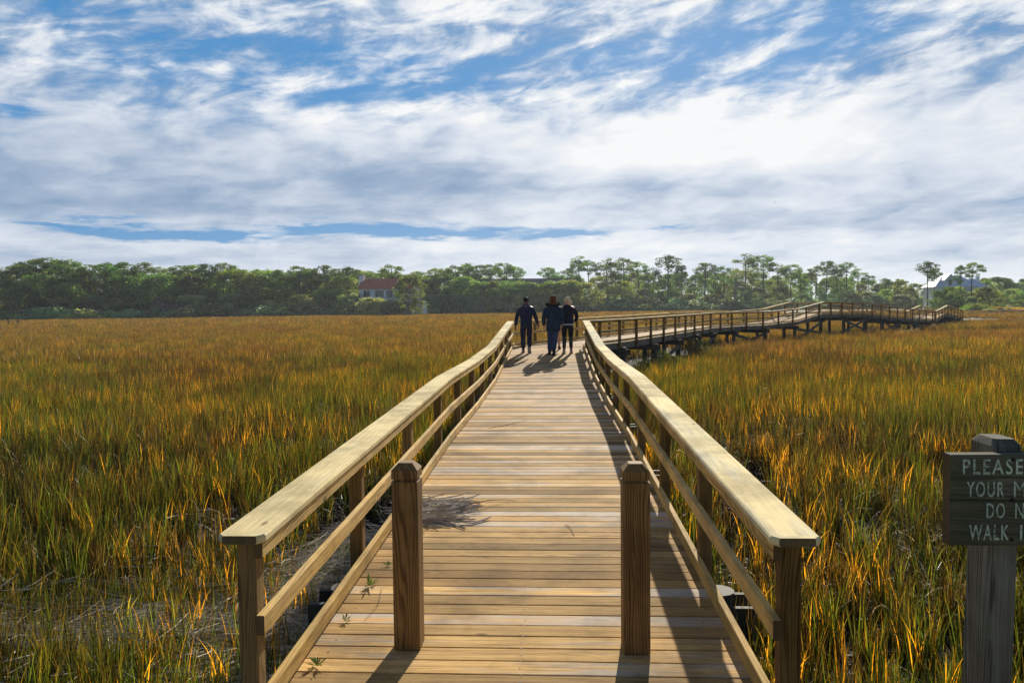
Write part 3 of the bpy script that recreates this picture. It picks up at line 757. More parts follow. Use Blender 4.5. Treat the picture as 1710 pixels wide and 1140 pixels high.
def shoe(parent, an, toe, h, m, m2=None, boot=0.):
    A = Vector(an) * h; T = Vector(toe) * h; d = (T - A).normalized(); up_ = Vector((0, 0, 1)); up_ = (up_ - d * up_.dot(d)).normalized()
    heel = A - d * .045 - up_ * .012
    bm = bmesh.new(); side = d.cross(up_); prev = None
    secs = [(0, .030, .030), (.03, .040, .046), (.10, .044, .044), (.17, .048, .032), (.225, .044, .024), (.25, .026, .014)]
    for s_, hw, hh in secs:
        c = heel + d * s_; n = 12; ring = []
        for k in range(n):
            a = 2 * math.pi * k / n; zz_ = math.sin(a); zz_ = max(zz_, -.55)
            ring.append(bm.verts.new(c + side * math.cos(a) * hw + up_ * (zz_ * hh)))
        if prev:
            for k in range(n): bm.faces.new((prev[k], prev[(k + 1) % n], ring[(k + 1) % n], ring[k]))
        else: bm.faces.new(ring)
        prev = ring
    bm.faces.new(prev)
    if boot: limb(bm, [(A - up_ * .01, .046), (A + Vector((0, -.01, .05)), .044), (A + Vector((0, -.015, boot)), .052)])
    o = bm_obj(bm, 'shoe', m, parent)
    if m2:
        bm = bmesh.new(); prev = None
        for s_, hw in ((-.002, .024), (.03, .042), (.10, .045), (.17, .050), (.225, .046), (.255, .026)):
            c = heel + d * s_ - up_ * .024; ring = [bm.verts.new(c + side * sx * hw + up_ * sz) for sx, sz in ((-1, -.012), (1, -.012), (1, .008), (-1, .008))]
            if prev:
                for k in range(4): bm.faces.new((prev[k], prev[(k + 1) % 4], ring[(k + 1) % 4], ring[k]))
            else: bm.faces.new(ring)
            prev = ring
        bm.faces.new(prev); bm_obj(bm, 'sole', m2, o, 0)
def trousers(parent, J, h, m, flare=1., top=.60, k=1.):
    bm = loft([(0, 0, .435 * h, .050 * h * k, .050 * h * k), (0, 0, .455 * h, .092 * h * k, .070 * h * k), (0, 0, .51 * h, .100 * h * k, .078 * h * k), (0, 0, top * h, .088 * h * k, .066 * h * k)], m, parent, 'trousers', 16, (True, True))
    for s in (0, 1):
        hp_, kn, an = [Vector(J[q][s]) * h for q in ('hip', 'knee', 'ankle')]
        limb(bm, [(hp_ + Vector((0, 0, .015 * h)), .056 * h * k), (hp_.lerp(kn, .5), .050 * h * k), (kn, .040 * h * flare), (kn.lerp(an, .5), .037 * h * flare), (an.lerp(kn, .02), .031 * h * flare)])
    return bm_obj(bm, 'trousers', m, parent)
def jacket(parent, J, h, m, rings, cuff=.026, sl=.040, name='jacket'):
    bm = loft([(a * h, b * h, c * h, d * h, e * h) for a, b, c, d, e in rings], m, parent, name, 22, (True, True), .018)
    for s in (0, 1):
        sx = -1 if s == 0 else 1; sh = Vector((sx * .092, J.get('lean', 0), .802)) * h; el_ = Vector(J['elbow'][s]) * h; wr = Vector(J['wrist'][s]) * h
        limb(bm, [(sh - Vector((sx * .050 * h, 0, .045 * h)), sl * h * .55), (sh - Vector((sx * .012 * h, 0, .006 * h)), sl * h * .93), (sh + Vector((sx * .012 * h, 0, -.02 * h)), sl * h), (sh.lerp(el_, .5), sl * .92 * h), (el_, sl * .84 * h), (el_.lerp(wr, .5), sl * .78 * h), (wr.lerp(el_, .02), cuff * h)])
    return bm_obj(bm, name, m, parent)
def blob_hair(parent, c, r, m, name='hair', strands=None, seed=0, n=None):
    bm = bmesh.new(); bmesh.ops.create_icosphere(bm, subdivisions=4, radius=1.)
    for v in bm.verts:
        q = v.co.copy(); k = 1 + .07 * mnoise.noise(Vector((q.x * 3.1 + seed, q.y * 3.1, q.z * 1.2))) + .05 * math.sin(q.x * 26 + seed) * (q.z < .6)
        v.co = Vector((c[0] + q.x * r[0] * k, c[1] + q.y * r[1] * k, c[2] + q.z * r[2] * k))
    if strands: strands(bm)
    return bm_obj(bm, name, m, parent, 0)
skin1 = simple('skin_brown', (.16, .075, .04), .5, .4); skin2 = simple('skin_fair', (.62, .36, .25), .5, .4)
navy = simple('navy_cloth', (.028, .036, .075), .95, .05, 18, .35); blackc = simple('black_cloth', (.022, .025, .042), .95, .05, 20, .3); parka = simple('parka_cloth', (.018, .042, .078), .85, .1, 9, .5)
denim = simple('dark_denim', (.04, .068, .15), .85, .2, 25, .3); whitec = simple('white_trim', (.7, .72, .75), .6, .3)
# man
man_z = .079 + .0508 * (23.8 - 17.6)
hM = 1.69
JM = dict(hip=[(-.05, 0, .50), (.05, 0, .50)], knee=[(-.052, .015, .275), (.048, .045, .285)], ankle=[(-.050, .005, .045), (.052, -.085, .085)], toe=[(-.055, .075, .018), (.058, -.070, .020)],
          elbow=[(-.150, -.015, .625), (.150, -.03, .640)], wrist=[(-.170, .010, .475), (.185, .030, .500)], hand=[(-.05, .1, -1), (.15, .1, -1)], w=1.05)
p = person(.435, 23.75, man_z, R(-3), hM, JM, skin1, 'man in black track jacket and dark trousers walking away with arms slightly out')
tro = trousers(p, JM, hM, navy, 1.1)
jk = jacket(p, JM, hM, navy, [(0, 0, .495, .094, .066), (0, 0, .53, .096, .068), (0, 0, .60, .092, .064), (0, 0, .70, .108, .070), (0, 0, .77, .118, .068), (0, 0, .815, .098, .056), (0, 0, .845, .046, .042), (0, .0, .865, .040, .038)], .024, .041)
mb = MB(); mb.box((-.022, -.088, .828 * hM), (.022, -.082, .834 * hM)); mb.build('collar_mark', whitec, jk)
solem = simple('grey_sole', (.30, .30, .32), .7, .2)
for s in (0, 1): shoe(p, JM['ankle'][s], JM['toe'][s], hM, blackc, solem)
blob_hair(p, (0, .002, .947 * hM), (.074, .086, .082), simple('black_hair', (.008, .007, .006), .7), seed=1)
# woman in parka
w1z = .079 + .0508 * (23.0 - 17.6); h1_ = 1.75
J1 = dict(hip=[(-.045, 0, .50), (.045, 0, .50)], knee=[(-.045, .03, .275), (.020, -.005, .270)], ankle=[(-.055, .015, .045), (.008, -.055, .060)], toe=[(-.06, .08, .018), (.006, -.035, -.005)],
          elbow=[(-.140, .0, .630), (.135, .01, .640)], wrist=[(-.135, .055, .490), (.125, .07, .50)], hand=[(.0, .3, -1), (0, .3, -1)], w=.95)
p1 = person(1.21, 23.0, w1z, R(-3), h1_, J1, skin2, 'woman with auburn hair in a dark fur-hooded parka, middle of the walkers')
trousers(p1, J1, h1_, denim, 1.1)
jacket(p1, J1, h1_, parka, [(0, 0, .395, .100, .078), (0, 0, .42, .112, .088), (0, 0, .50, .106, .082), (0, 0, .60, .096, .074), (0, 0, .70, .106, .078), (0, 0, .78, .112, .074), (0, 0, .825, .088, .06), (0, 0, .85, .045, .045)], .030, .043)
m_fur, g = new_mat('hood_fur'); finish(g, principled(g, (.02, .02, .026), .9, .3))
bm = bmesh.new(); 
for k in range(1100):
    a = random.uniform(-math.pi, 0) if random.random() < .75 else random.uniform(0, math.pi); c0 = Vector((math.cos(a) * .150, math.sin(a) * .085 - .03, .835 * h1_ + .02 * math.cos(a) ** 2)); d = Vector((random.gauss(0, 1), random.gauss(0, 1), random.gauss(0, 1))).normalized()
    b0 = c0 + d * .03; L = .035; s1 = d.orthogonal().normalized() * .008; v0, v1, v2 = bm.verts.new(b0 + s1), bm.verts.new(b0 - s1), bm.verts.new(b0 + d * L); bm.faces.new((v0, v1, v2))
for k in range(24):
    a0_, a1_ = 2 * math.pi * k / 24, 2 * math.pi * (k + 1) / 24
    rr_ = []
    for aa in (a0_, a1_):
        c0 = Vector((math.cos(aa) * .150, math.sin(aa) * .085 - .03, .835 * h1_ + .02 * math.cos(aa) ** 2)); ro = Vector((math.cos(aa), math.sin(aa), 0))
        rr_.append([bm.verts.new(c0 + ro * math.cos(b_) * .04 + Vector((0, 0, math.sin(b_) * .04))) for b_ in (0, 1.05, 2.1, 3.14, 4.2, 5.24)])
    for q in range(6): bm.faces.new((rr_[0][q], rr_[1][q], rr_[1][(q + 1) % 6], rr_[0][(q + 1) % 6]))
bm_obj(bm, 'fur_hood', m_fur, p1, 0)
for s in (0, 1): shoe(p1, J1['ankle'][s], J1['toe'][s], h1_, blackc if s else simple('boot_grey', (.03, .03, .035), .6), None, .12)
hairm = simple('auburn_hair', (.20, .065, .024), .85, .08, 60, .5)
def fall(bm):
    limb(bm, [((0, -.045, .945 * h1_), .082), ((0, -.060, .905 * h1_), .088), ((.005, -.070, .870 * h1_), .105), ((0, -.075, .85 * h1_), .115)], 16)
blob_hair(p1, (0, -.005, .950 * h1_), (.088, .100, .092), hairm, seed=3, strands=fall)
# blonde woman
w2z = .079 + .0508 * (23.4 - 17.6); h2_ = 1.70
J2 = dict(hip=[(-.05, 0, .50), (.05, 0, .50)], knee=[(-.050, .02, .275), (.050, .01, .275)], ankle=[(-.055, -.02, .050), (.055, .02, .045)], toe=[(-.062, .05, .018), (.062, .09, .018)],
          elbow=[(-.135, .02, .640), (.155, .01, .640)], wrist=[(-.08, .09, .565), (.115, .085, .555)], hand=[(.8, .6, 0), (-.8, .6, 0)], w=.95)
p2 = person(1.66, 23.4, w2z, R(-3), h2_, J2, skin2, 'blonde woman with ponytail, black jacket, banded leggings and red shoes')
m_leg, g = new_mat('banded_leggings'); tcn = g.node('ShaderNodeTexCoord'); x_, y_, z_ = g.sep(tcn.outputs['Object'])
wv = g.sm(g.m('SINE', g.mul(z_, 95.)), .1, .7); low = g.mul(g.sm(z_, .56, .50), g.sm(z_, .14, .18)); nz = g.noise(tcn.outputs['Object'], 60., 3)
finish(g, principled(g, g.mix(g.mul(g.mul(wv, low), g.sm(nz, .35, .6)), (.008, .009, .014), (.16, .17, .2)), .8, .2))
trousers(p2, J2, h2_, m_leg, .86, .58, .98)
jacket(p2, J2, h2_, blackc, [(0, 0, .515, .096, .070), (0, 0, .54, .100, .072), (0, 0, .62, .092, .066), (0, 0, .70, .104, .070), (0, 0, .77, .110, .068), (0, 0, .815, .092, .056), (0, 0, .845, .044, .042), (0, .0, .862, .038, .038)], .024, .039)
bm = loft([(0, 0, .497 * h2_, .098 * h2_, .072 * h2_), (0, 0, .520 * h2_, .099 * h2_, .073 * h2_)], whitec, p2, 'shirt_hem', 22, (True, True)); bm_obj(bm, 'shirt_hem', whitec, p2, 0)
red = simple('red_shoe', (.30, .02, .03), .5); 
for s in (0, 1): shoe(p2, J2['ankle'][s], J2['toe'][s], h2_, red, whitec)
blond = simple('blonde_hair', (.85, .66, .38), .85, .08, 60, .4)
def pony(bm):
    limb(bm, [((.02, -.075, .935 * h2_), .035), ((.055, -.12, .915 * h2_), .055), ((.075, -.13, .885 * h2_), .060), ((.085, -.12, .855 * h2_), .045), ((.095, -.11, .835 * h2_), .015)], 12)
blob_hair(p2, (0, -.002, .945 * h2_), (.082, .094, .090), blond, seed=7, strands=pony)
# child beyond the woman in the parka: bare legs show between the two women
h3_ = 1.28; J3 = dict(hip=[(-.05, 0, .50), (.05, 0, .50)], knee=[(-.05, .03, .28), (.052, .0, .275)], ankle=[(-.06, .03, .045), (.055, -.04, .06)], toe=[(-.07, .11, .018), (.06, .01, .018)],
          elbow=[(-.14, 0, .63), (.14, 0, .63)], wrist=[(-.15, .05, .48), (.15, .04, .48)], w=.95)
p3 = person(1.40, 24.6, .079 + .0508 * (24.6 - 17.6), R(-3), h3_, J3, skin2, 'child with bare legs and brown shoes half hidden between the two women')
teal = simple('teal_cloth', (.03, .13, .14), .8, .3)
bm = loft([(0, 0, .43 * h3_, .098 * h3_, .075 * h3_), (0, 0, .50 * h3_, .094 * h3_, .07 * h3_), (0, 0, .58 * h3_, .08 * h3_, .06 * h3_)], teal, p3, 'shorts', 16, (True, True)); bm_obj(bm, 'shorts', teal, p3)
jacket(p3, J3, h3_, teal, [(0, 0, .50, .094, .07), (0, 0, .60, .09, .066), (0, 0, .72, .10, .07), (0, 0, .80, .095, .06), (0, 0, .85, .045, .045)], .026, .04)
for s in (0, 1): shoe(p3, J3['ankle'][s], J3['toe'][s], h3_, simple('brown_shoe', (.14, .05, .03), .6))
blob_hair(p3, (0, -.004, .94 * h3_), (.075, .085, .08), simple('brown_hair', (.10, .05, .025), .5), seed=5)

# ------------------------------------------------------------------ marsh grass: tufts scattered as instances
def blade_mat(name, base, mids, tips, pale, orange=(.80, .36, .012), trans=.45, patch_scale=.16):
    """base: root colour; mids/tips: (green, gold, brown) mixed by world patches; pale: dead blades"""
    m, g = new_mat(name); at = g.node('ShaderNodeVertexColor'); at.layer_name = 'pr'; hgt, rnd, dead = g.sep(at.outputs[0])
    geo = g.node('ShaderNodeNewGeometry'); P_ = geo.outputs['Position']; oi = g.node('ShaderNodeObjectInfo')
    X, Y, Z = g.sep(P_); flat = g.xyz(X, g.mul(Y, .8), 0)
    n1 = g.noise(flat, patch_scale, 5, .6); n2 = g.noise(flat, patch_scale * 3.7, 4, .6); n3 = g.noise(flat, .11, 5, .6)
    q = g.add(g.add(g.mul(n1, .5), g.mul(n2, .4)), g.add(g.mul(g.sub(rnd, .5), .32), g.mul(g.sub(oi.outputs['Random'], .5), .22)))
    # q low: green, high: gold ; n3: brown areas
    gf = g.sm(q, .41, .55); bf = g.sm(g.add(n3, g.mul(g.sub(oi.outputs['Random'], .5), .22)), .43, .56)
    mid = g.mix(gf, mids[0], mids[1]); mid = g.mix(g.mul(bf, .88), mid, mids[2])
    tip = g.mix(gf, tips[0], tips[1]); tip = g.mix(g.mul(bf, .88), tip, tips[2])
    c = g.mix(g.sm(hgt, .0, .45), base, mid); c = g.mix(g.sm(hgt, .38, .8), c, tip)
    # sharp orange senescent blades
    c = g.mix(g.mul(g.m('GREATER_THAN', g.mul(rnd, g.add(.52, g.mul(g.mul(gf, g.sm(n2, .4, .6)), .48))), .78), g.sm(hgt, .25, .55)), c, orange)
    k = g.add(.17, g.mul(g.m('POWER', g.mul(g.m('MODULO', dead, .5), 2.), 2.2), 1.75)); k = g.mul(k, g.add(.75, g.mul(g.sm(n2, .3, .7), .5)))
    c = g.mix(1., c, g.xyz(k, k, k), 'MULTIPLY')
    c = g.mix(g.m('GREATER_THAN', dead, .5), c, pale)
    tr = g.node('ShaderNodeBsdfTranslucent'); g.put(tr.inputs[0], g.mix(1., c, (1.45, 1.2, .8), 'MULTIPLY'))
    ms = g.node('ShaderNodeMixShader'); ms.inputs[0].default_value = trans
    g.l.new(principled(g, c, .42, .45), ms.inputs[1]); g.l.new(tr.outputs[0], ms.inputs[2]); finish(g, ms.outputs[0]); return m
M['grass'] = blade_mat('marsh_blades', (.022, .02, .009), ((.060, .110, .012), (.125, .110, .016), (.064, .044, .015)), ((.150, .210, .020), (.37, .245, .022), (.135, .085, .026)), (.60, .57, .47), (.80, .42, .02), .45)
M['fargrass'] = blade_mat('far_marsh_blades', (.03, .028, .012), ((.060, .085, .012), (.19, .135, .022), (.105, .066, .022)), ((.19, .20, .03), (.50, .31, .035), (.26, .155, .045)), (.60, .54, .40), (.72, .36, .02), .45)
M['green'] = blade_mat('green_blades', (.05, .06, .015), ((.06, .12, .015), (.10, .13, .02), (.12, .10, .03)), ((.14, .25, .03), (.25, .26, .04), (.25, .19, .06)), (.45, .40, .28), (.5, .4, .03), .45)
hidden = bpy.data.collections.new('tufts')          # tuft meshes: only their scattered instances are part of the scene
def tuft(name, n, rad, h, w, m, bend=.25, segs=4, lean=.12, dead=.1, droop=0., seed=0):
    r = np.random.default_rng(seed + 100); V = []; Fc = []; C = []
    for i in range(n):
        a = r.uniform(0, 6.283); q = rad * math.sqrt(r.uniform()); x0, y0 = q * math.cos(a), q * math.sin(a)
        L = h * r.uniform(.55, 1.08); wd = w * r.uniform(.6, 1.25); az_ = r.uniform(0, 6.283); fa = r.uniform(0, 6.283)
        ln = abs(r.normal(0, lean)); bd = abs(r.normal(0, bend)); isd = r.uniform() < dead; rnd = r.uniform(); sec = r.uniform()
        if isd: bd += .9; ln += .35; wd *= .8; L *= .85
        nx, ny = math.cos(fa), math.sin(fa); i0 = len(V); th = ln; p = np.array([x0, y0, 0.])
        for k in range(segs + 1):
            t = k / segs; ww = wd * (1 - t ** 1.6) * .5 + (.0004 if k < segs else 0)
            if k: 
                th = ln + (bd + droop) * t * t * 1.6
                p = p + np.array([math.cos(az_) * math.sin(th), math.sin(az_) * math.sin(th), math.cos(th)]) * L / segs
            if k < segs: V += [tuple(p + np.array([nx, ny, 0]) * ww), tuple(p - np.array([nx, ny, 0]) * ww)]
            else: V.append(tuple(p))
        for k in range(segs):
            a0 = i0 + 2 * k; dd = .51 + .4 * sec if isd else .499 * sec; cc0 = (k / segs, rnd, dd); cc1 = ((k + 1) / segs, rnd, dd)
            if k < segs - 1: Fc.append((a0, a0 + 1, a0 + 3, a0 + 2)); C += [cc0, cc0, cc1, cc1]
            else: Fc.append((a0, a0 + 1, a0 + 2)); C += [cc0, cc0, cc1]
    me = bpy.data.meshes.new(name); me.from_pydata(V, [], Fc); me.materials.append(m)
    ca = me.color_attributes.new('pr', 'FLOAT_COLOR', 'CORNER'); ca.data.foreach_set('color', np.array([(*q, 1) for q in C], np.float32).ravel()); me.update()
    o = bpy.data.objects.new(name, me); return o
def scatter(name, tufts, x, y, scl, label=None, tilt=.06, zoff=0.):
    n = len(x); cl_ = bpy.data.collections.new(name + '_tufts')
    for t in tufts: cl_.objects.link(t)
    z = gz(x, y) + zoff
    me = bpy.data.meshes.new(name); me.vertices.add(n); me.vertices.foreach_set('co', np.stack([x, y, z], 1).astype(np.float32).ravel())
    a = me.attributes.new('rot', 'FLOAT_VECTOR', 'POINT'); a.data.foreach_set('vector', np.stack([rng.normal(0, tilt, n), rng.normal(0, tilt, n), rng.uniform(0, 6.283, n)], 1).astype(np.float32).ravel())
    a = me.attributes.new('scl', 'FLOAT', 'POINT'); a.data.foreach_set('value', scl.astype(np.float32))
    a = me.attributes.new('pick', 'INT', 'POINT'); a.data.foreach_set('value', rng.integers(0, len(tufts), n).astype(np.int32))
    o = bpy.data.objects.new(name, me); col.objects.link(o)
    ng = bpy.data.node_groups.new(name, 'GeometryNodeTree'); ng.interface.new_socket('Geometry', in_out='INPUT', socket_type='NodeSocketGeometry'); ng.interface.new_socket('Geometry', in_out='OUTPUT', socket_type='NodeSocketGeometry')
    N = ng.nodes; Lk = ng.links; gi = N.new('NodeGroupInput'); go = N.new('NodeGroupOutput'); ip = N.new('GeometryNodeInstanceOnPoints'); ci = N.new('GeometryNodeCollectionInfo')
    ci.inputs[0].default_value = cl_; ci.inputs['Separate Children'].default_value = True; ci.inputs['Reset Children'].default_value = True
    def att(nm, ty):
        q = N.new('GeometryNodeInputNamedAttribute'); q.data_type = ty; q.inputs[0].default_value = nm; return q.outputs[0]
    Lk.new(gi.outputs[0], ip.inputs['Points']); Lk.new(ci.outputs[0], ip.inputs['Instance']); ip.inputs['Pick Instance'].default_value = True
    Lk.new(att('pick', 'INT'), ip.inputs['Instance Index'])
    e2r = N.new('FunctionNodeEulerToRotation'); Lk.new(att('rot', 'FLOAT_VECTOR'), e2r.inputs[0]); Lk.new(e2r.outputs[0], ip.inputs['Rotation'])
    Lk.new(att('scl', 'FLOAT'), ip.inputs['Scale']); Lk.new(ip.outputs[0], go.inputs[0])
    md = o.modifiers.new('scatter', 'NODES'); md.node_group = ng
    tag(o, label, None, None, 'stuff'); return o
def strip(y0, y1, dens, k=.92, pad=3.):
    """random points in the wedge a camera near the path could see"""
    A = (y1 - y0) * (k * (y0 + y1) + 2 * pad); n = int(A * dens); y = rng.uniform(0, 1, n * 2) * (y1 - y0) + y0; hw = k * y1 + pad
    x = rng.uniform(-hw, hw, n * 2); keep = np.abs(x) < k * y + pad; return x[keep][:n], y[keep][:n]
def wrack_zone(x, y):
    """short tangled ground on the near bank at left, 1 inside"""
    e = 6.35 + .25 * np.sin(x * 1.7) - .10 * (x + 4); a = (1 - smooth(y, e - .35, e + .35)) * (x < -.6)
    b = (1 - smooth(y + .0 * x, 4.3, 5.2)) * (x > .8)
    c = (1 - smooth(np.hypot((x + 1.2) / 1.0, (y - 7.2) / 2.2), .75, 1.1))
    return np.maximum.reduce([a, b, c])
def field(y0, y1, dens, tufts, s0, s1, zone, name, lbl=None, k=.92, dist=1.28, wetmax=.35):
    x, y = strip(y0, y1, dens, k)
    keep = (dist_walk(x, y) > dist) & (wet(x, y) < wetmax) & (y < treeline(x) - 3) & ~((np.abs(x - 1.5) < .16) & (np.abs(y - 2.5) < .16))
    keep &= np.hypot((x - 54) / 9, (y - 93) / 6.5) > 1.05
    keep &= ~((y > 118 - (x - 60) * .15) & (x > 52))
    z = wrack_zone(x, y); keep &= (rng.uniform(0, 1, len(x)) < (1 - z if zone == 0 else z))
    if zone == 1: keep &= (rng.uniform(0, 1, len(x)) < np.where((x < 0) & (x > -2.1) & (y > 4.6), .35, np.where((x < 0) & (np.abs(y - (5.75 - .18 * (-x - 1.3))) < .3), .6, 1.)))
    x, y, z = x[keep], y[keep], z[keep]
    cl3 = np.sin(x * 2.9 + np.sin(y * 1.3) * 2) * np.sin(y * 2.3 + x * .7) + .7 * np.sin(x * .9 - y * 1.3)
    if zone == 0 and y1 < 40: kk = rng.uniform(-3.2, .7, len(x)) < cl3; x, y, z = x[kk], y[kk], z[kk]
    ph = .5 + .5 * np.sin(x * .8 + np.sin(y * .6) * 2) * np.cos(y * .45 + x * .13)
    s = s0 + (s1 - s0) * (.55 * rng.uniform(0, 1, len(x)) + .45 * ph)
    if zone == 0:
        s = s * (1 - .45 * (smooth(z, 0, 1)))
    return scatter(name, tufts, x, y, s, lbl)
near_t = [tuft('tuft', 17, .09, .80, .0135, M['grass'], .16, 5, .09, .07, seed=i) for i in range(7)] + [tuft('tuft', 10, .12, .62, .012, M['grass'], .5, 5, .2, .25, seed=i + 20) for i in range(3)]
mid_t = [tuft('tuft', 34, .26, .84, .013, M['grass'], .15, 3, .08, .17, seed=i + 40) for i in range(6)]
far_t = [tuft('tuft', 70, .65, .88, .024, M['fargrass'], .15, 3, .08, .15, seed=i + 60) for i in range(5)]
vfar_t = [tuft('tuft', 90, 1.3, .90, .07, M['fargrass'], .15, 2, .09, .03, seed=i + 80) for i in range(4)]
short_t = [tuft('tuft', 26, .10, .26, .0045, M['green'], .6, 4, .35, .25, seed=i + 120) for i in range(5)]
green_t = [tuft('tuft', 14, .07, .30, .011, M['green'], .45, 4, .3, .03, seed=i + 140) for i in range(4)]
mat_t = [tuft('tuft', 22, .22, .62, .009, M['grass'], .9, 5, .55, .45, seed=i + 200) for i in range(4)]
mg = field(2.2, 13, 58, near_t, .55, .98, 0, 'marsh_grass')
field(13, 36, 17, mid_t, .70, 1.02, 0, 'marsh_grass')
x, y = strip(5.5, 60, 5.); kp = (dist_walk(x, y) > 1.35) & (wet(x, y) < .6) & (np.sin(x * .9 + 2 * np.sin(y * .31)) * np.sin(y * .53 + x * .21) > .28); scatter('marsh_grass', mat_t, x[kp], y[kp], rng.uniform(.9, 1.35, kp.sum()))
field(36, 95, 3.6, far_t, .80, 1.05, 0, 'marsh_grass', dist=1.9)
field(95, 236, .75, vfar_t, .85, 1.08, 0, 'marsh_grass', dist=2.5)
field(2.0, 8.0, 120, short_t, .6, 1.5, 1, 'short_grass')
field(2.0, 6.6, 62, near_t[:5], .36, .74, 1, 'short_grass')
# bright green young grass in clumps, mostly on the right bank and by the rail
x, y = strip(2.3, 12, 16); kp = (dist_walk(x, y) > 1.25) & (wet(x, y) < .6) & (np.sin(x * 2.1 + y * 1.3) + np.sin(x * 1.1 - y * 2.3) + (x > 1) * .7 * (y < 6) > .55) & ~((np.abs(x - 1.5) < .16) & (np.abs(y - 2.5) < .16)); scatter('green_grass', green_t, x[kp], y[kp], rng.uniform(.6, 1.5, kp.sum()))
weed_t = [tuft('tuft', 26, .12, .24, .022, M['green'], .35, 3, .5, .0, seed=i + 300) for i in range(3)]
x = rng.uniform(1.45, 3.6, 260); y = rng.uniform(2.6, 4.2, 260); kp = (np.sin(x * 3.1) * np.sin(y * 4.3) > -.3) & ~((np.abs(x - 1.5) < .16) & (np.abs(y - 2.5) < .16)); scatter('weeds', weed_t, x[kp], y[kp], rng.uniform(.5, 1.1, kp.sum()))
x = rng.uniform(-2.1, -1.25, 110); y = rng.uniform(3.3, 6.2, 110); kp = np.sin(x * 5 + y * 2.9) > -.1; scatter('weeds', weed_t, x[kp], y[kp], rng.uniform(.5, 1.0, kp.sum()))
x = rng.uniform(44, 150, 16000); y = rng.uniform(84, 160, 16000); kp = (dist_walk(x, y) > 1.6) & ((np.hypot((x - 54) / 9, (y - 93) / 6.5) < 1.1) | ((y > 116 - (x - 60) * .15) & (x > 50))) & (np.hypot((x - 51.5) / 3., (y - 88.5) / 3.) > 1.)
scatter('short_grass', far_t, x[kp], y[kp], rng.uniform(.28, .5, kp.sum()))
# spartina stems under the walk's edges
# dead reeds washed up beside the walk
def wr(i):
    if i % 5 < 2: x_ = -1.25 - abs(random.gauss(0, .75)); y_ = random.gauss(6.4, 1.3)
    elif i % 5 < 4:
        t = random.random(); x_ = -1.3 - t * 4.2; y_ = 5.75 - t * .75 + random.gauss(0, .22)
    else: x_ = random.uniform(-5, -1.3); y_ = random.uniform(3.0, 6.5)
    x_ = min(x_, -.85) if y_ < 8 else x_
    return x_, y_, random.uniform(.2, .75), R(random.gauss(20, 38)) if random.random() < .75 else random.uniform(0, 3.14), random.random() ** 1.5 * .20 + .03
wk = sticks('dead_reed', 5500, wr, lambda a, b: gz(a, b), (.0014, .0038), jit=.13, bendy=.3); tag(wk, None, kind='stuff')
def wr2(i): return random.uniform(1.3, 4.5), random.uniform(3.0, 10.), random.uniform(.15, .55), random.uniform(0, 3.14), random.random() * .1 + .01
wk2 = sticks('dead_reed', 900, wr2, lambda a, b: gz(a, b), (.0014, .003), jit=.2, bendy=.4); tag(wk2, None, kind='stuff')

# ------------------------------------------------------------------ trees
def leaf_mat(name, a, b, c2=None, trans=.3, rough=.55):
    m, g = new_mat(name); at = g.node('ShaderNodeVertexColor'); at.layer_name = 'pr'; r0, r1, r2 = g.sep(at.outputs[0]); oi = g.node('ShaderNodeObjectInfo')
    c = g.mix(r0, a, b)
    if c2: c = g.mix(g.mul(g.sm(r1, .55, .95), .8), c, c2)
    k = g.add(.52, g.mul(oi.outputs['Random'], .95)); rr2 = g.m('FRACT', g.mul(oi.outputs['Random'], 7.3)); c = g.mix(1., c, g.xyz(g.mul(k, g.add(.70, g.mul(rr2, .5))), k, g.mul(k, g.sub(1.2, g.mul(rr2, .4)))), 'MULTIPLY')
    tr = g.node('ShaderNodeBsdfTranslucent'); g.put(tr.inputs[0], g.mix(1., c, (1.5, 1.5, .7), 'MULTIPLY')); ms = g.node('ShaderNodeMixShader'); ms.inputs[0].default_value = trans
    g.l.new(principled(g, c, rough, .35), ms.inputs[1]); g.l.new(tr.outputs[0], ms.inputs[2]); finish(g, ms.outputs[0]); return m
M['oakleaf'] = leaf_mat('oak_leaves', (.075, .145, .032), (.22, .31, .06), (.42, .38, .10), .46)
M['greyleaf'] = leaf_mat('grey_leaves', (.13, .19, .09), (.34, .42, .22), (.42, .40, .22), .42)
M['pineleaf'] = leaf_mat('pine_needles', (.050, .115, .022), (.145, .25, .042), (.25, .29, .055), .44)
M['brightleaf'] = leaf_mat('bright_leaves', (.12, .19, .02), (.24, .30, .04), (.30, .28, .05), .4)
M['goldleaf'] = leaf_mat('golden_plumes', (.42, .30, .08), (.62, .48, .17), (.30, .30, .08), .4)
M['bark'] = simple('bark', (.085, .065, .05), .9, .2, 3, .35)
M['palebark'] = simple('pale_bark', (.22, .19, .16), .9, .2, 3, .3)
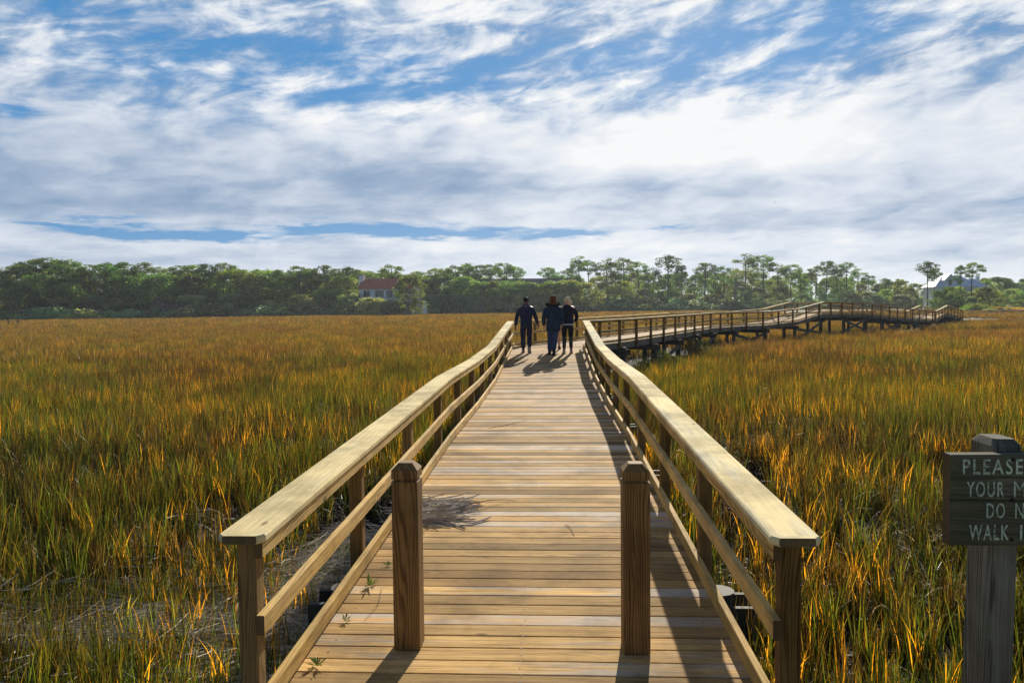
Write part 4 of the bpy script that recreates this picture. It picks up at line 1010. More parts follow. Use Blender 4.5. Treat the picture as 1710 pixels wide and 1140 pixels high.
def leaves(lst, sizef, flat=0., n3=True, up_=.0):
    """lst: (centre, (rx, ry, rz), count) -> arrays of small ragged faces spread through the clumps"""
    V = []; C = []
    for c, r, n in lst:
        d = rng.normal(size=(n, 3)); d /= np.linalg.norm(d, axis=1)[:, None]; q = rng.uniform(.45, 1.05, n) ** .6
        bump_ = 1 + .18 * np.sin(d[:, 0] * 5 + c[0]) * np.sin(d[:, 2] * 6 + c[2]) 
        p = d * (q * bump_)[:, None] * np.array(r) + np.array(c)
        u = rng.normal(size=(n, 3)); u[:, 2] *= (1 - flat); u /= np.linalg.norm(u, axis=1)[:, None]
        w = np.cross(u, rng.normal(size=(n, 3)) + np.array([0, 0, flat * 3])); w /= np.linalg.norm(w, axis=1)[:, None]
        s = sizef * rng.uniform(.5, 1.2, n)[:, None]
        a = p - u * s; b = p + w * s * .55; e = p + u * s; f = p - w * s * .45
        V.append(np.stack([a, b, e, f], 1)); tone = rng.uniform(0, 1); C.append(np.stack([np.clip(tone * .8 + rng.uniform(-.1, .4, n), 0, 1), rng.uniform(0, 1, n) * .6 + tone * .4, rng.uniform(0, 1, n)], 1))
    return np.concatenate(V), np.concatenate(C)
def leaf_mesh(name, V, C, m):
    n = len(V); me = bpy.data.meshes.new(name); me.vertices.add(4 * n); me.vertices.foreach_set('co', V.astype(np.float32).ravel())
    me.loops.add(4 * n); me.loops.foreach_set('vertex_index', np.arange(4 * n, dtype=np.int32)); me.polygons.add(n); me.polygons.foreach_set('loop_start', np.arange(0, 4 * n, 4, dtype=np.int32))
    try: me.polygons.foreach_set('loop_total', np.full(n, 4, np.int32))
    except Exception: pass
    me.materials.append(m); ca = me.color_attributes.new('pr', 'FLOAT_COLOR', 'CORNER')
    ca.data.foreach_set('color', np.concatenate([np.repeat(C, 4, 0), np.ones((4 * n, 1))], 1).astype(np.float32).ravel()); me.update(calc_edges=True); return me
def mesh_of(mb, name, m):
    o = mb.build(name, m); me = o.data; bpy.data.objects.remove(o); return me
TREES = {}
def mk_pine(seed, h=1., kind='umbrella'):
    """a pine 20 m tall: bare leaning trunk, limbs, rounded open crown of needle clumps"""
    r = random.Random(seed); Ht = 20.; mb = MB(); lx, ly = r.uniform(-.9, .9), r.uniform(-.6, .6)
    tr = lambda t: Vector((lx * t * t + .25 * math.sin(t * 5 + seed), ly * t, Ht * t))
    mb.tube([tr(t) for t in (0, .15, .3, .45, .6, .75, .88, .95)], [.30, .25, .22, .20, .165, .12, .07, .04], 7)
    lst = []
    if kind == 'umbrella': domes = [(.80, 3.6, 3.3, 34, 0), (.70, 2.2, 1.7, 9, 1)]
    elif kind == 'mid': domes = [(.84, 2.7, 2.6, 22, 0), (.70, 2.4, 1.8, 11, 1), (.58, 2.2, 1.6, 9, 1)]
    else: domes = [(.80, 2.6, 3.4, 24, 0), (.62, 3.0, 2.2, 16, 0), (.46, 3.0, 2.2, 13, 0)]
    for (t, rx_, rz_, n, side) in domes:
        c0 = tr(t); a0 = r.uniform(0, 6.28); off = Vector((math.cos(a0), math.sin(a0), 0)) * (1.9 if side else r.uniform(0, .5)); c0 = c0 + off
        for k in range(n):
            a = r.uniform(0, 6.283); u = r.uniform(-.25, 1.); q = math.sqrt(max(.02, 1 - u * u)) * r.uniform(.75, 1.05)
            e = c0 + Vector((math.cos(a) * rx_ * q, math.sin(a) * rx_ * q, rz_ * u * r.uniform(.8, 1.05))); s_ = r.uniform(.55, 1.05)
            lst.append((e, (s_ * 1.2, s_ * 1.2, s_ * .7), int(34 + 44 * s_)))
            if k % 3 == 0: b = tr(max(.3, t - .05)); mb.tube([b, b.lerp(e, .55) + Vector((0, 0, -.2)), e], [.08, .05, .02], 4, caps=False)
    for k in range(4): b = tr(r.uniform(.4, .65)); a = r.uniform(0, 6.28); mb.tube([b, b + Vector((math.cos(a) * 1.6, math.sin(a) * 1.6, r.uniform(-.2, .6)))], [.05, .015], 4, caps=False)
    V, C = leaves(lst, .24, .1); return mesh_of(mb, 'trunk', M['bark']), leaf_mesh('crown', V, C, M['pineleaf'])
def mk_oak(seed, wide=1., mat_='oakleaf', Ht=12., low=.12, dens=1.):
    """a broad evergreen oak 12 m tall with a lumpy crown nearly to the ground"""
    r = random.Random(seed); mb = MB(); lst = []; Rr = 5.2 * wide
    mb.tube([(0, 0, 0), (.1, .05, 1.2), (r.uniform(-.3, .3), 0, 2.6), (r.uniform(-.4, .4), .1, Ht * .5)], [.42, .34, .28, .14], 7)
    for k in range(6):
        a = r.uniform(0, 6.28); z0 = r.uniform(1.6, 4.0); e = Vector((math.cos(a) * Rr * .62, math.sin(a) * Rr * .62, r.uniform(.45, .75) * Ht)); mb.tube([(0, 0, z0), e * .5 + Vector((0, 0, z0 * .4)), e], [.20, .13, .05], 5, caps=False)
    for k in range(52):
        a = r.uniform(0, 6.283); u = r.random(); zt = low + (1 - low) * u; rad = Rr * math.sqrt(max(.05, 1 - ((zt - .42) / .60) ** 2)) * r.uniform(.55, .92)
        s_ = r.uniform(.8, 1.7) * (wide ** .5); rad *= 1.05; c = (math.cos(a) * rad, math.sin(a) * rad, min(zt, .90) * Ht)
        lst.append((c, (s_, s_, s_ * .75), int(105 * dens)))
    for k in range(6): a = r.uniform(0, 6.283); q = r.uniform(0, Rr * .4); s_ = r.uniform(1., 1.6); lst.append(((math.cos(a) * q, math.sin(a) * q, Ht * r.uniform(.86, .93)), (s_, s_, s_ * .7), 105))
    V, C = leaves(lst, .30, .1); return mesh_of(mb, 'trunk', M['bark']), leaf_mesh('crown', V, C, M[mat_])
def mk_bush(seed, mat_='greyleaf', n=14, Rr=1.9, Ht=2.6, size=.17, cnt=90):
    r = random.Random(seed); mb = MB(); lst = []
    for k in range(5):
        a = r.uniform(0, 6.283); mb.tube([(math.cos(a) * .1, math.sin(a) * .1, 0), (math.cos(a) * Rr * .4, math.sin(a) * Rr * .4, Ht * .6)], [.06, .02], 4, caps=False)
    for k in range(n):
        a = r.uniform(0, 6.283); q = r.uniform(0, Rr); z = Ht * r.uniform(.2, .8) * (1 - .4 * q / Rr); s_ = r.uniform(.5, .95) * Rr / 1.9; lst.append(((math.cos(a) * q, math.sin(a) * q, z), (s_, s_, s_ * .8), cnt))
    V, C = leaves(lst, size); return mesh_of(mb, 'trunk', M['bark']), leaf_mesh('crown', V, C, M[mat_])
def mk_palm(seed):
    r = random.Random(seed); mb = MB(); mb.tube([(0, 0, 0), (.1, 0, 2), (.05, .1, 4.4), (.1, .1, 6.0)], [.24, .20, .20, .22], 8); V = []; C = []
    for k in range(46):
        a = r.uniform(0, 6.283); e = r.uniform(-.7, 1.3); L = r.uniform(1.0, 1.5); d = Vector((math.cos(a) * math.cos(e), math.sin(a) * math.cos(e), math.sin(e))); c = Vector((.1, .1, 6.1)); t1 = c + d * L
        n = d.cross(Vector((0, 0, 1))).normalized()
        for j in range(-4, 5):
            f = (d + n * j * .22 + Vector((0, 0, -.1 * abs(j)))).normalized(); p0 = c + d * L * .55; p1 = p0 + f * .85 - Vector((0, 0, .25)); q = f.cross(Vector((0, 0, 1))).normalized() * .05; V.append([p0 - q * .4, p0 + q * .4, p1 + q * .3, p1 - q * .3]); C.append((r.random(), r.random(), 0))
    return mesh_of(mb, 'trunk', M['palebark']), leaf_mesh('crown', np.array([[tuple(p) for p in q] for q in V]), np.array(C), M['brightleaf'])
PINE = [mk_pine(i, kind='umbrella' if i < 3 else 'mid' if i < 5 else 'full') for i in range(8)]
OAK = [mk_oak(20 + i, [1., 1.15, .9, 1.3, 1.05, .8][i]) for i in range(6)]
GOAK = [mk_oak(40 + i, [1.1, .9, 1.2][i], 'greyleaf', 9., .06) for i in range(3)]
BUSH = [mk_bush(60 + i) for i in range(3)]; BBUSH = [mk_bush(70 + i, 'brightleaf') for i in range(2)]; GOLD = [mk_bush(80 + i, 'goldleaf', 12, 1.6, 1.9, .16, 100) for i in range(2)]
DBUSH = [mk_bush(90 + i, 'oakleaf', 20, 2.2, 2.6, .17, 110) for i in range(2)]
PALM = [mk_palm(3)]
def hzn(px): return 516.94 - .01047 * px
def bx_(px, Y): return (px - 855) / F * Y * (1 + 0.0)
def plant(name, var, px, Y, ztop, hbase, cat, stretch=1., base=None):
    """stand a tree at its bearing and distance; hbase = height of the built model"""
    x = bx_(px, Y); z = float(gz(x, Y)) - .05 if base is None else base
    s = (ztop - z) / hbase; t = empty(name, (x, Y, z), random.uniform(0, 6.283)); t['category'] = cat
    for nm, me in zip(('trunk', 'crown'), var): o = bpy.data.objects.new(nm, me); col.objects.link(o); o.parent = t
    t.scale = (s * stretch, s * stretch, s); return t
def ztop(px, py, Y): return H + (hzn(px) - py) / F * Y
LAND = [(255, 'the brown house'), (650, 'the red-roofed house'), (880, 'the man'), (953, 'the blonde woman'), (1373, "the boardwalk's hump"), (1600, 'the metal-roofed house')]
ORD = ['nearest', 'second', 'third', 'fourth', 'fifth', 'sixth', 'seventh', 'eighth', 'ninth', 'tenth', 'eleventh', 'twelfth', 'thirteenth', 'fourteenth', 'fifteenth', 'sixteenth', 'seventeenth', 'eighteenth', 'nineteenth', 'twentieth']
def label_row(items, phrase, group):
    """items: (px, object). Each is told apart by its place in the row counted from the nearest landmark"""
    used = {}
    for px, o in sorted(items, key=lambda q: q[0]):
        k = min(range(len(LAND)), key=lambda i: abs(LAND[i][0] - px)); used.setdefault((k, px < LAND[k][0]), []).append((abs(LAND[k][0] - px), o))
    for (k, left), L in used.items():
        for i, (_, o) in enumerate(sorted(L, key=lambda q: q[0])):
            side = 'left' if left else 'right'; o['label'] = f"{phrase}, {ORD[i]} one {side} of {LAND[k][1]}" if i else f"{phrase}, first one {side} of {LAND[k][1]}"; o['group'] = group
rr = random.Random(5)
def row(name, var, lst, hb, cat, phrase, group, dY=0., stretch=(.9, 1.15), Yj=6.):
    out = []
    for i, q in enumerate(lst):
        px, py = q[0], q[1]; Y = treeline(bx_(px, 210)) + dY + rr.uniform(-Yj, Yj) if len(q) < 3 or q[2] is None else q[2]
        st = q[3] if len(q) > 3 else 1.
        out.append((px, plant(name, var[(i * 7 + rr.randrange(2)) % len(var)], px, Y, ztop(px, py, Y), hb, cat, rr.uniform(*stretch) * st)))
    label_row(out, phrase, group); return out
# umbrella pines that break the skyline
pines = [(8, 449), (46, 436), (88, 428), (196, 438), (268, 444), (300, 442), (324, 440), (398, 446), (500, 442), (545, 441), (580, 444), (725, 447), (745, 446), (785, 439), (820, 440), (858, 443), (30, 440), (62, 430), (105, 433), (120, 431), (150, 440), (178, 437), (215, 436), (246, 436), (345, 438), (376, 437), (700, 452), (660, 441), (765, 442), (800, 441), (842, 437), (915, 442),
         (948, 446), (968, 424), (985, 430), (1015, 428), (1043, 426), (1068, 433), (1092, 444), (1115, 421), (1140, 440), (1177, 434), (1210, 442), (1246, 420), (1276, 421), (1300, 438), (1322, 437), (1362, 442), (1381, 431), (1412, 434), (1432, 446), (1452, 456)]
row('pine_tree', PINE[:3], [(q[0], q[1] - 3) for q in pines if q[0] < 870], 20.6, 'pine tree', 'domed pine above the left wood', 'pines over the left wood', 9., (1.15, 1.5))
row('pine_tree', PINE[:5], [q for q in pines if q[0] > 870], 20.6, 'pine tree', 'tall round-crowned skyline pine', 'pines along the skyline', 9., (1.1, 1.3))
lp = [(1548, 432, 172, 1.1), (1560, 444, 176, .9), (1604, 440, 165, .8), (1622, 434, 168, 1.15)]
row('pine_tree', PINE[:4], lp, 20.6, 'pine tree', 'thin lone pine', 'lone pines by the metal-roofed house', 0, (.9, 1.))
fpines = [(8, 452), (430, 447), (470, 447), (520, 444), (560, 446), (585, 447), (1030, 450), (1085, 455), (1160, 452), (1195, 455), (1232, 450), (1338, 448), (1398, 450), (1478, 462), (1500, 464)]
row('pine_tree', PINE[5:], fpines, 20.4, 'pine tree', 'leafy pine clothed low down its trunk', 'leafy pines in the tree line', 6., (1.0, 1.3))
# broad oaks in front of them
oaks = [(-30, 462), (20, 466), (70, 456), (108, 460), (140, 462), (175, 468), (205, 458), (235, 462), (270, 455), (298, 464), (330, 456), (362, 460), (395, 448), (425, 456), (455, 450), (485, 458), (512, 450), (545, 458), (575, 460), (600, 450, 246), (632, 452, 246), (660, 455, 248), (690, 455), (715, 462), (745, 455), (775, 460, 206), (826, 467, 207), (856, 468, 207), (884, 470, 206), (950, 466, 208), (800, 469, 206), (912, 472, 206), (932, 468, 208), (972, 470, 208)]
row('oak_tree', OAK, oaks, 12.2, 'oak tree', 'broad dark evergreen oak in the tree line', 'oaks in the tree line', 4., (1.1, 1.4))
oaks2 = [(0, 480), (45, 478), (118, 470), (160, 478), (200, 485), (222, 478), (290, 485), (345, 478), (385, 475), (420, 480), (450, 490), (480, 482), (515, 490), (548, 480), (568, 484), (742, 478, 202), (770, 480, 202), (800, 483, 202), (828, 480, 202), (862, 482, 204), (905, 482, 203), (935, 478, 203),
         (965, 480), (1000, 482), (1035, 478), (1075, 482), (1105, 486), (1150, 480), (1190, 482), (1225, 484), (1262, 480), (1300, 478), (1340, 482), (1378, 480), (1415, 474), (1450, 478), (1480, 482), (1520, 478)]
row('oak_tree', OAK[:3] + GOAK, oaks2, 12.2, 'oak tree', 'lower rounded oak at the edge of the marsh', 'low oaks along the marsh edge', -1., (1.0, 1.3), 3.)
go = [(320, 492), (505, 492), (592, 488, 190), (622, 496, 186), (648, 500, 186), (720, 492), (892, 498), (760, 505), (1060, 500), (1130, 498), (1210, 500), (1290, 497), (1360, 500), (1425, 490), (1465, 492), (1505, 492), (1545, 498)]
row('oak_tree', GOAK, go, 9.2, 'small oak tree', 'small grey-green oak bordering the marsh', 'grey-green small oaks', -6., (1.1, 1.5), 2.)
row('tree', [OAK[1]], [(684, 458, 184, .85)], 12.2, 'oak tree', 'slim dark-trunked tree in front of the red-roofed house', None)
row('palmetto', PALM, [(318, 478, None), (20, 495, None), (845, 482, None), (1228, 452, None, .8)], 7.2, 'palm', 'pale green palmetto among the dark oaks', 'palmettos in the wood', -5., (1., 1.2), 1.)
row('bush', BBUSH, [(260, 527), (300, 528), (330, 527), (687, 517), (715, 520), (820, 515), (905, 513), (760, 517), (1085, 508), (1110, 511)], 2.3, 'bush', 'bright yellow-green bush along the marsh edge', 'bright bushes at the marsh edge', -12., (1.6, 2.2), 1.)
row('bush', BUSH, [(px, 517 - px * .010 + rr.uniform(-6, 3)) for px in range(-10, 1500, 38)], 2.3, 'bush', 'dull green bush under the trees', 'bushes under the trees', -8., (1.7, 2.4), 2.)
row('bush', DBUSH, [(px, 512 - px * .010 + rr.uniform(-8, 3)) for px in range(5, 1540, 45)], 2.5, 'bush', 'dark bush shading the foot of the wood', 'dark bushes in the wood', 2., (1.7, 2.4), 2.)
# right-hand wood beyond the dock
ro = [(1570, 470, 200), (1645, 468, 205), (1665, 462, 215), (1690, 458, 214), (1712, 460, 220), (1740, 458, 214), (1635, 480, 178), (1660, 484, 176), (1690, 482, 182), (1715, 486, 176), (1585, 484, 172), (1570, 492, 168), (1605, 490, 165), (1750, 480, 180), (1640, 496, 158), (1668, 498, 160), (1700, 496, 158), (1622, 489, 156), (1600, 494, 154), (1646, 478, 172), (1592, 478, 170), (1570, 484, 160), (1630, 476, 176)]
row('oak_tree', OAK[:4] + GOAK[:2], ro, 12.0, 'oak tree', 'hazy rounded tree behind the dock', 'trees behind the dock', 0, (1.0, 1.3))
row('bush', DBUSH, [(1618, 508, 142), (1632, 506, 142), (1648, 507, 144)], 2.5, 'bush', 'dense dark green bush beside the dock', 'dark bushes by the dock', 0, (1.2, 1.5))
row('ornamental_grass', GOLD, [(1652, 513, 133), (1662, 510, 134), (1674, 508, 133), (1686, 509, 134), (1697, 510, 133), (1708, 509, 134), (1722, 509, 133)], 1.9, 'grass clump', 'golden plumed grass clump above the dock', 'golden grass clumps on the dock bank', 0, (1., 1.3))
# bushes on the far bank fill; the big groundsel bush beside the boardwalk
GB = mk_bush(99, 'brightleaf', 26, 1.5, 2.3, .055, 170)
b = plant('bush', GB, 1158, 38.0, ztop(1158, 560, 38.0), 2.1, 'bush', 1.0); b['label'] = 'tall pale green leafy bush growing against the boardwalk'
b = plant('bush', GB, 1104, 31.5, ztop(1104, 580, 31.5), 2.1, 'bush', 1.1); b['label'] = "low green bush in the boardwalk's shade near the corner"
# second and third rows behind, closing the wood
wood_ = []
for i in range(76):
    px = -240 + i * 29.5 + rr.uniform(-9, 9); Y = 262 + rr.uniform(-14, 26)
    top = np.interp(px, [-60, 0, 100, 300, 430, 600, 720, 800, 880, 905, 960, 1250, 1400, 1480, 1560, 1830], [452, 452, 444, 450, 450, 450, 462, 455, 464, 466, 452, 448, 455, 466, 464, 460]) + rr.uniform(-3, 7)
    wood_.append((px, top, Y))
row('tree', OAK, [w for w in wood_], 12.6, 'tree', 'hazy far tree deep in the wood', None, 0, (.8, 1.0))
wood2 = [(-50 + i * 34 + rr.uniform(-10, 10), rr.uniform(462, 474), 236 + rr.uniform(-6, 8)) for i in range(47)]
row('tree', OAK, wood2, 12.4, 'tree', 'shadowed middle-row tree', None, 0, (.75, 1.0))
for o in list(scene.objects):
    if o.get('category') == 'tree' and o.type == 'EMPTY':
        o['group'] = 'far trees deep in the wood' if 'far' in o.get('label', '') else 'middle trees in the wood'
# dead stumps in the marsh at far left
def stump(px, py0, Y, lab, lean):
    x = bx_(px, Y); z0 = float(gz(x, Y)); zt = ztop(px, py0, Y); mb = MB(); mb.tube([(0, 0, 0), (lean * .5, 0, (zt - z0) * .6), (lean, 0, zt - z0)], [.14, .10, .05], 6)
    mb.tube([(lean * .4, 0, (zt - z0) * .5), (lean * .4 - .5, .1, (zt - z0) * .9)], [.05, .02], 5)
    o = mb.build('dead_stump', M['pile'], loc=(x, Y, z0)); tag(o, lab, 'stump', 'dead stumps at the far left marsh edge')
stump(17, 529, 118, 'dead black stump standing in the marsh, leftmost of the two', -.4); stump(30, 531, 118, 'dead black stump standing in the marsh, rightmost of the two', .1)

# ------------------------------------------------------------------ houses
M['whitewall'] = simple('white_siding', (.86, .86, .84), .7, .3, 2, .1); M['redroof'] = simple('red_roof_tiles', (.55, .15, .09), .8, .2, 2.5, .3)
M['brownwall'] = simple('brown_siding', (.10, .08, .07), .8, .2, 2, .2); M['greyroof'] = simple('grey_shingles', (.17, .15, .14), .85, .2, 2, .2)
M['metalroof'] = simple('blue_metal_roof', (.60, .68, .78), .6, .2, 1.5, .1); M['greywall'] = simple('grey_green_siding', (.66, .70, .68), .75, .3, 2, .12)
M['glass'] = simple('window_glass', (.03, .045, .06), .1, .7); M['whiterail'] = simple('white_paint', (.68, .70, .70), .6, .3)
def gable(mb, x0, x1, y0, y1, z0, z1, th=.18, axis_='x', over=.5):
    if axis_ == 'x':
        ym = (y0 + y1) / 2
        for s, ye in ((-1, y0 - over), (1, y1 + over)):
            a = (x0 - over, ye, z0 - .25); b_ = (x1 + over, ye, z0 - .25); c = (x1 + over, ym, z1); d = (x0 - over, ym, z1); q = rc()
            P4 = [a, b_, c, d] if s < 0 else [b_, a, d, c]
            mb.quad(P4, [(0, 0)] * 4, q); mb.quad([(p[0], p[1], p[2] - th) for p in reversed(P4)], [(0, 0)] * 4, q)
            for i in range(4):
                p, r_ = P4[i], P4[(i + 1) % 4]; mb.quad([(p[0], p[1], p[2] - th), (r_[0], r_[1], r_[2] - th), r_, p], [(0, 0)] * 4, q)
    else:
        xm = (x0 + x1) / 2
        for s, xe in ((-1, x0 - over), (1, x1 + over)):
            P4 = [(xe, y1 + over, z0 - .25), (xe, y0 - over, z0 - .25), (xm, y0 - over, z1), (xm, y1 + over, z1)]
            if s > 0: P4 = [P4[1], P4[0], P4[3], P4[2]]
            q = rc(); mb.quad(P4, [(0, 0)] * 4, q); mb.quad([(p[0], p[1], p[2] - th) for p in reversed(P4)], [(0, 0)] * 4, q)
            for i in range(4):
                p, r_ = P4[i], P4[(i + 1) % 4]; mb.quad([(p[0], p[1], p[2] - th), (r_[0], r_[1], r_[2] - th), r_, p], [(0, 0)] * 4, q)
def gable_wall(mb, x0, x1, y0, y1, z0, z1, z2, axis_='x'):
    c = rc(); mb.box((x0, y0, z0), (x1, y1, z1), c)
    if axis_ == 'x':
        ym = (y0 + y1) / 2
        mb.quad([(x0, y1, z1), (x0, y0, z1), (x0, ym, z2 - .2)], [(0, 0)] * 3, c); mb.quad([(x1, y0, z1), (x1, y1, z1), (x1, ym, z2 - .2)], [(0, 0)] * 3, c)
    else:
        xm = (x0 + x1) / 2
        mb.quad([(x0, y0, z1), (x1, y0, z1), (xm, y0, z2 - .2)], [(0, 0)] * 3, c); mb.quad([(x1, y1, z1), (x0, y1, z1), (xm, y1, z2 - .2)], [(0, 0)] * 3, c)
def window(par, x, z, w, h, y, mf='whiterail'):
    mb = MB(); t = .12
    for lo, hi in (((x - w / 2 - t, y - .08, z), (x - w / 2, y + .02, z + h)), ((x + w / 2, y - .08, z), (x + w / 2 + t, y + .02, z + h)), ((x - w / 2 - t, y - .08, z - t), (x + w / 2 + t, y + .02, z)), ((x - w / 2 - t, y - .08, z + h), (x + w / 2 + t, y + .02, z + h + t)), ((x - .03, y - .06, z), (x + .03, y + .02, z + h))): mb.box(lo, hi)
    f = mb.build('window', M[mf], par); mb = MB(); mb.box((x - w / 2, y - .03, z), (x + w / 2, y - .004, z + h)); mb.build('pane', M['glass'], f)
def rail_line(par, x0, x1, y, z, h=1.0, posts=None):
    mb = MB(); mb.box((x0, y - .04, z + h - .08), (x1, y + .04, z + h)); mb.box((x0, y - .03, z + .45), (x1, y + .03, z + .52))
    n = posts or max(2, int((x1 - x0) / 1.8) + 1)
    for i in range(n): q = x0 + (x1 - x0) * i / (n - 1); mb.box((q - .06, y - .055, z - .2), (q + .06, y + .055, z + h + .02))
    mb.build('deck_railing', M['whiterail'], par)
# white house with red roof: px 602-~690 at ~232 m, turned a little
Yh = 194; sc_ = Yh / F
hx = bx_(602, Yh); hb = -.3
hs = empty('house', (hx, Yh, hb), R(-8), 'white two-storey house with red roof and chimney half hidden by trees', 'house')
zr = ztop(605, 465, Yh) - hb; ze = ztop(605, 480, Yh) - hb
mb = MB(); gable_wall(mb, 0, 13.2, 0, 8, 0, ze, zr); mb.build('wall', M['whitewall'], hs)
mb = MB(); gable(mb, 0, 13.2, 0, 8, ze, zr); rf = mb.build('roof', M['redroof'], hs)
mb = MB(); mb.box((-1.0, 2.6, 0), (-.02, 4.4, zr + .7)); mb.box((-1.1, 2.5, zr + .7), (.08, 4.5, zr + .9)); mb.build('chimney', M['whitewall'], hs)
for x_ in (1.8, 5.0, 7.6): window(hs, x_, ze - 2.6, 1.6 if x_ != 5. else 2.2, 1.8, 0)
for x_ in (2., 6., 11.): window(hs, x_, ze - 6.0, 1.5, 2., 0)
mb = MB(); mb.box((9, -4, 0), (17, -.02, ze - 4.0)); mb.build('annex', M['whitewall'], hs); window(hs, 12., 1.0, 1.4, 1.8, -4); window(hs, 14.6, 1.0, 1.2, 1.8, -4)
mb = MB(); mb.box((8.8, -4.3, ze - 4.0), (17.2, .02, ze - 3.75)); mb.build('annex_roof', M['greyroof'], hs)
mb = MB(); mb.box((-2.5, -3.5, ze - 3.6), (7, -.03, ze - 3.4)); 
for q in (-2.3, .8, 3.9, 6.8): mb.box((q - .12, -3.4, 0), (q + .12, -3.16, ze - 3.62))
mb.build('balcony', M['whiterail'], hs); rail_line(hs, -2.4, 6.9, -3.4, ze - 3.36)
# dark brown house deep in the trees at left
Yb = 177; bxx = bx_(252, Yb); bh_ = empty('house', (bxx, Yb, -.3), R(6), 'dark brown timber house in deep shade under the oaks', 'house')
mb = MB(); gable_wall(mb, 0, 5, 0, 7, 0, 4.8, 7.4, 'y'); gable_wall(mb, 5.02, 12, 1, 7, 0, 3.6, 5.4, 'x'); mb.build('wall', M['brownwall'], bh_)
mb = MB(); gable(mb, 0, 5, 0, 7, 4.8, 7.5, axis_='y'); gable(mb, 5.6, 12, 1, 7, 3.6, 5.5); mb.build('roof', M['brownwall'], bh_); window(bh_, 2.5, 2.6, 1.1, 1.2, 0, 'brownwall'); rail_line(bh_, 5.1, 12, -.5, .9)
window(bh_, 7., 1.2, 1.1, 1.2, 1, 'brownwall'); bh_.scale = (.62, .62, .62)
# long grey-roofed building behind the man
Yg = 217; gx = bx_(786, Yg); gg = empty('house', (gx, Yg, -.2), R(2), 'long low building with grey roof and white deck rails behind the man', 'house')
zr = ztop(800, 465, Yg) + .2; mb = MB(); gable_wall(mb, 0, 28, 0, 9, 0, zr - 3.0, zr - .4); mb.build('wall', M['brownwall'], gg)
mb = MB(); gable(mb, 0, 28, 0, 9, zr - 3., zr); mb.build('roof', M['greyroof'], gg)
mb = MB(); mb.box((-3, -16, 1.2), (15, -13, 1.35))
for q in (-2.8, 1.5, 6, 10.5, 14.8): mb.box((q - .1, -15.9, 0), (q + .1, -15.7, 1.19))
mb.build('terrace', M['whiterail'], gg); rail_line(gg, -3, 4, -15.8, 1.36, 1.0, 4); rail_line(gg, 6, 13, -15.8, 1.36, 1.0, 3)
for q in (3, 8, 13, 22): window(gg, q, 2.6, 1.4, 1.5, 0, 'brownwall')
# house with pale blue metal roof
Ym = 186; mx = bx_(1563, Ym); mh = empty('house', (mx, Ym, -.3), R(-6), 'grey-green house with pale blue metal roof and dormer behind lone pines', 'house')
ze = ztop(1560, 479, Ym) + .3; zr = ztop(1580, 462, Ym) + .3
mb = MB(); mb.box((0, 0, 0), (12, 9, ze)); mb.build('wall', M['greywall'], mh)
mb = MB(); q = rc(); e = .7
A = [(-e, -e, ze - .05), (12 + e, -e, ze - .05), (12 + e, 9 + e, ze - .05), (-e, 9 + e, ze - .05)]; Rg = [(3.6, 4.5, zr + .3), (8.8, 4.5, zr + .3)]
for f in ([A[0], A[1], Rg[1], Rg[0]], [A[1], A[2], Rg[1]], [A[2], A[3], Rg[0], Rg[1]], [A[3], A[0], Rg[0]], [A[3], A[2], A[1], A[0]]): mb.quad(f, [(0, 0)] * len(f), q)
mb.build('roof', M['metalroof'], mh)
mb = MB(); gable_wall(mb, 2.6, 5.6, .2, 4.2, ze - .04, ze + 1.7, ze + 3.0, 'y'); dm = mb.build('dormer', M['greywall'], mh)
mb = MB(); gable(mb, 2.6, 5.6, .2, 4.2, ze + 1.75, ze + 3.05, .12, 'y', .3); mb.build('dormer_roof', M['metalroof'], dm); window(dm, 4.1, ze + .5, .7, 1.1, .2, 'greyroof')
mb = MB(); mb.box((10.5, 3.2, 0), (17.0, 9.5, ze - .6)); mb.build('wing', M['greywall'], mh)
mb = MB(); A = [(10., 2.6, ze - .6), (17.7, 2.6, ze - .6), (17.7, 10.1, ze - .6), (10., 10.1, ze - .6)]; Rg = [(12.2, 6.3, ze + 2.0), (13.6, 6.3, ze + 2.0)]
for f in ([A[0], A[1], Rg[1], Rg[0]], [A[1], A[2], Rg[1]], [A[2], A[3], Rg[0], Rg[1]], [A[3], A[0], Rg[0]], [A[3], A[2], A[1], A[0]]): mb.quad(f, [(0, 0)] * len(f), q)
mb.build('wing_roof', M['metalroof'], mh); mh.scale = (.78, .8, 1.); mb = MB(); mb.box((14.0, 5.2, ze), (14.9, 6.1, ze + 2.6)); mb.build('chimney', M['whitewall'], mh)
for x_ in (1.2, 2.6, 7.5, 9.8): window(mh, x_, ze - 2.6, .8, 1.7, 0, 'whiterail')
mb = MB(); 
for x_ in (-1.6, .2, 2.2): mb.box((x_ - .1, -1.9, 0), (x_ + .1, -1.7, ze - .3))
mb.box((-2, -2.2, 2.6), (4, -.02, 2.75)); mb.build('porch', M['whiterail'], mh); rail_line(mh, -1.8, 3.8, -2.1, 2.76, .9)
mb = MB(); mb.beam((-4.4, -1.4, .2), (-1.9, -1.4, 2.7), .1, .3); mb.beam((-4.4, -2.1, .2), (-1.9, -2.1, 2.7), .1, .3); mb.beam((-4.4, -1.4, 1.1), (-1.9, -1.4, 3.6), .07, .07); mb.build('stair', M['whiterail'], mh)
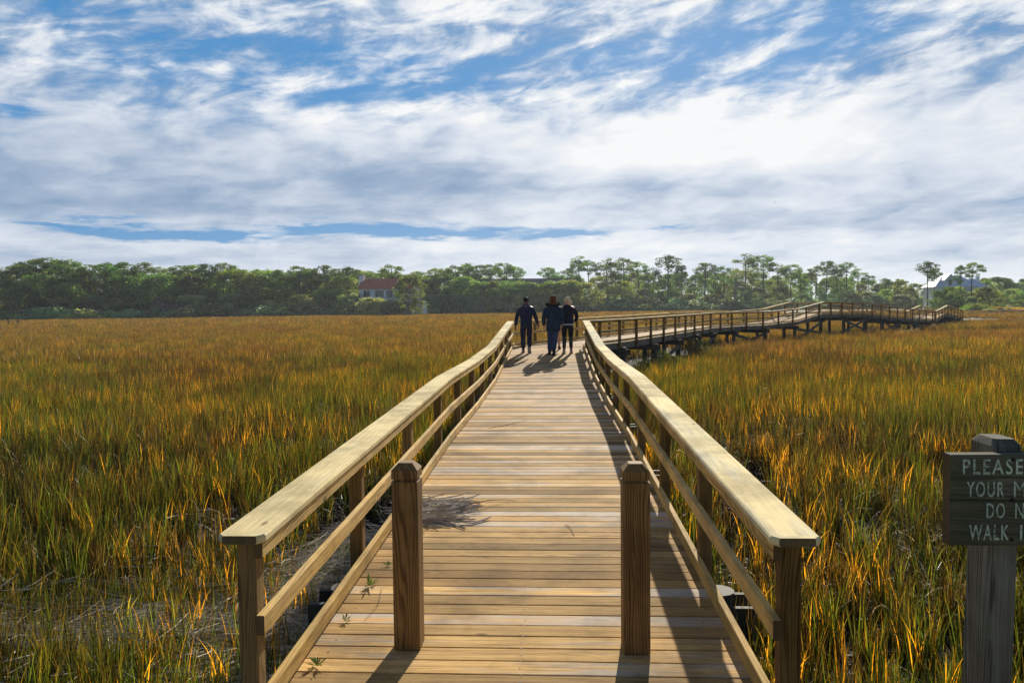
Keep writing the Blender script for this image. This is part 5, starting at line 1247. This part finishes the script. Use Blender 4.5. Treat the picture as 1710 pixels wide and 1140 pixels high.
# dock on piles at far right, and pale seawall lines
Yd = 131; dk = empty('dock', (bx_(1648, Yd), Yd, 0), R(-2), 'low grey wooden dock on dark piles under the golden grass clumps', 'dock')
zt = ztop(1670, 517.5, Yd); mb = MB(); mb.box((0, 0, zt - .12), (34, 1.8, zt)); mb.build('deck', simple('grey_dock_boards', (.34, .32, .29), .8, .2, 3, .2), dk)
for i in range(18):
    mb = MB(); mb.tube([(.3 + i * 1.95, .2, -1.6), (.3 + i * 1.95, .2, zt - .125)], .13, 8); mb.build('pile', M['pile'], dk)
mb = MB(); mb.box((-.1, .25, zt - .9), (34, .4, zt - .13)); mb.build('bulkhead', M['pile'], dk)
Yp = 138; wl = MB(); zt = ztop(1615, 518, Yp); wl.box((0, 0, zt - .5), (3.4 + 0, .3, zt)); o = wl.build('seawall', simple('pale_concrete', (.5, .47, .42), .8, .2, 3, .15), loc=(bx_(1607, Yp), Yp, 0)); tag(o, 'short pale seawall left of the dock', 'wall')
# birds
def bird(px, py, Y, lab):
    bm = bmesh.new(); z = ztop(px, py, Y)
    limb(bm, [((0, -.22, 0), .02), ((0, -.1, 0), .055), ((0, .08, 0), .05), ((0, .2, .01), .02)], 8)
    for s in (-1, 1):
        a = [bm.verts.new(p) for p in ((s * .03, -.07, .03), (s * .03, .08, .03), (s * .34, .06, .16), (s * .62, -.05, .06), (s * .33, -.07, .15))]; bm.faces.new(a)
    o = bm_obj(bm, 'bird', M['bollard_dark'] if 'bollard_dark' in M else blackc, None, 0); o.location = (bx_(px, Y), Y, z); o.rotation_euler = (0, 0, R(60)); tag(o, lab, 'bird', 'distant birds in the sky')
bird(584, 278, 240, 'tiny dark bird high over the red-roofed house'); bird(1294, 339, 220, 'tiny dark bird high over the boardwalk hump')

# ------------------------------------------------------------------ haze
bm = bmesh.new(); bmesh.ops.create_cube(bm, size=1.); me = bpy.data.meshes.new('haze'); bm.to_mesh(me); bm.free()
hz_o = bpy.data.objects.new('haze', me); col.objects.link(hz_o); zlo = -3.0; zhi = 34.
hz_o.location = (0, 800, (zlo + zhi) / 2); hz_o.scale = (3300, 2300, zhi - zlo)
m = bpy.data.materials.new('haze_air'); m.use_nodes = True; nt = m.node_tree; nt.nodes.clear(); pv_ = nt.nodes.new('ShaderNodeVolumePrincipled'); oo = nt.nodes.new('ShaderNodeOutputMaterial')
pv_.inputs['Color'].default_value = (.82, .90, 1., 1); pv_.inputs['Density'].default_value = .00022; pv_.inputs['Anisotropy'].default_value = .35; nt.links.new(pv_.outputs[0], oo.inputs['Volume'])
me.materials.append(m); tag(hz_o, kind='stuff')
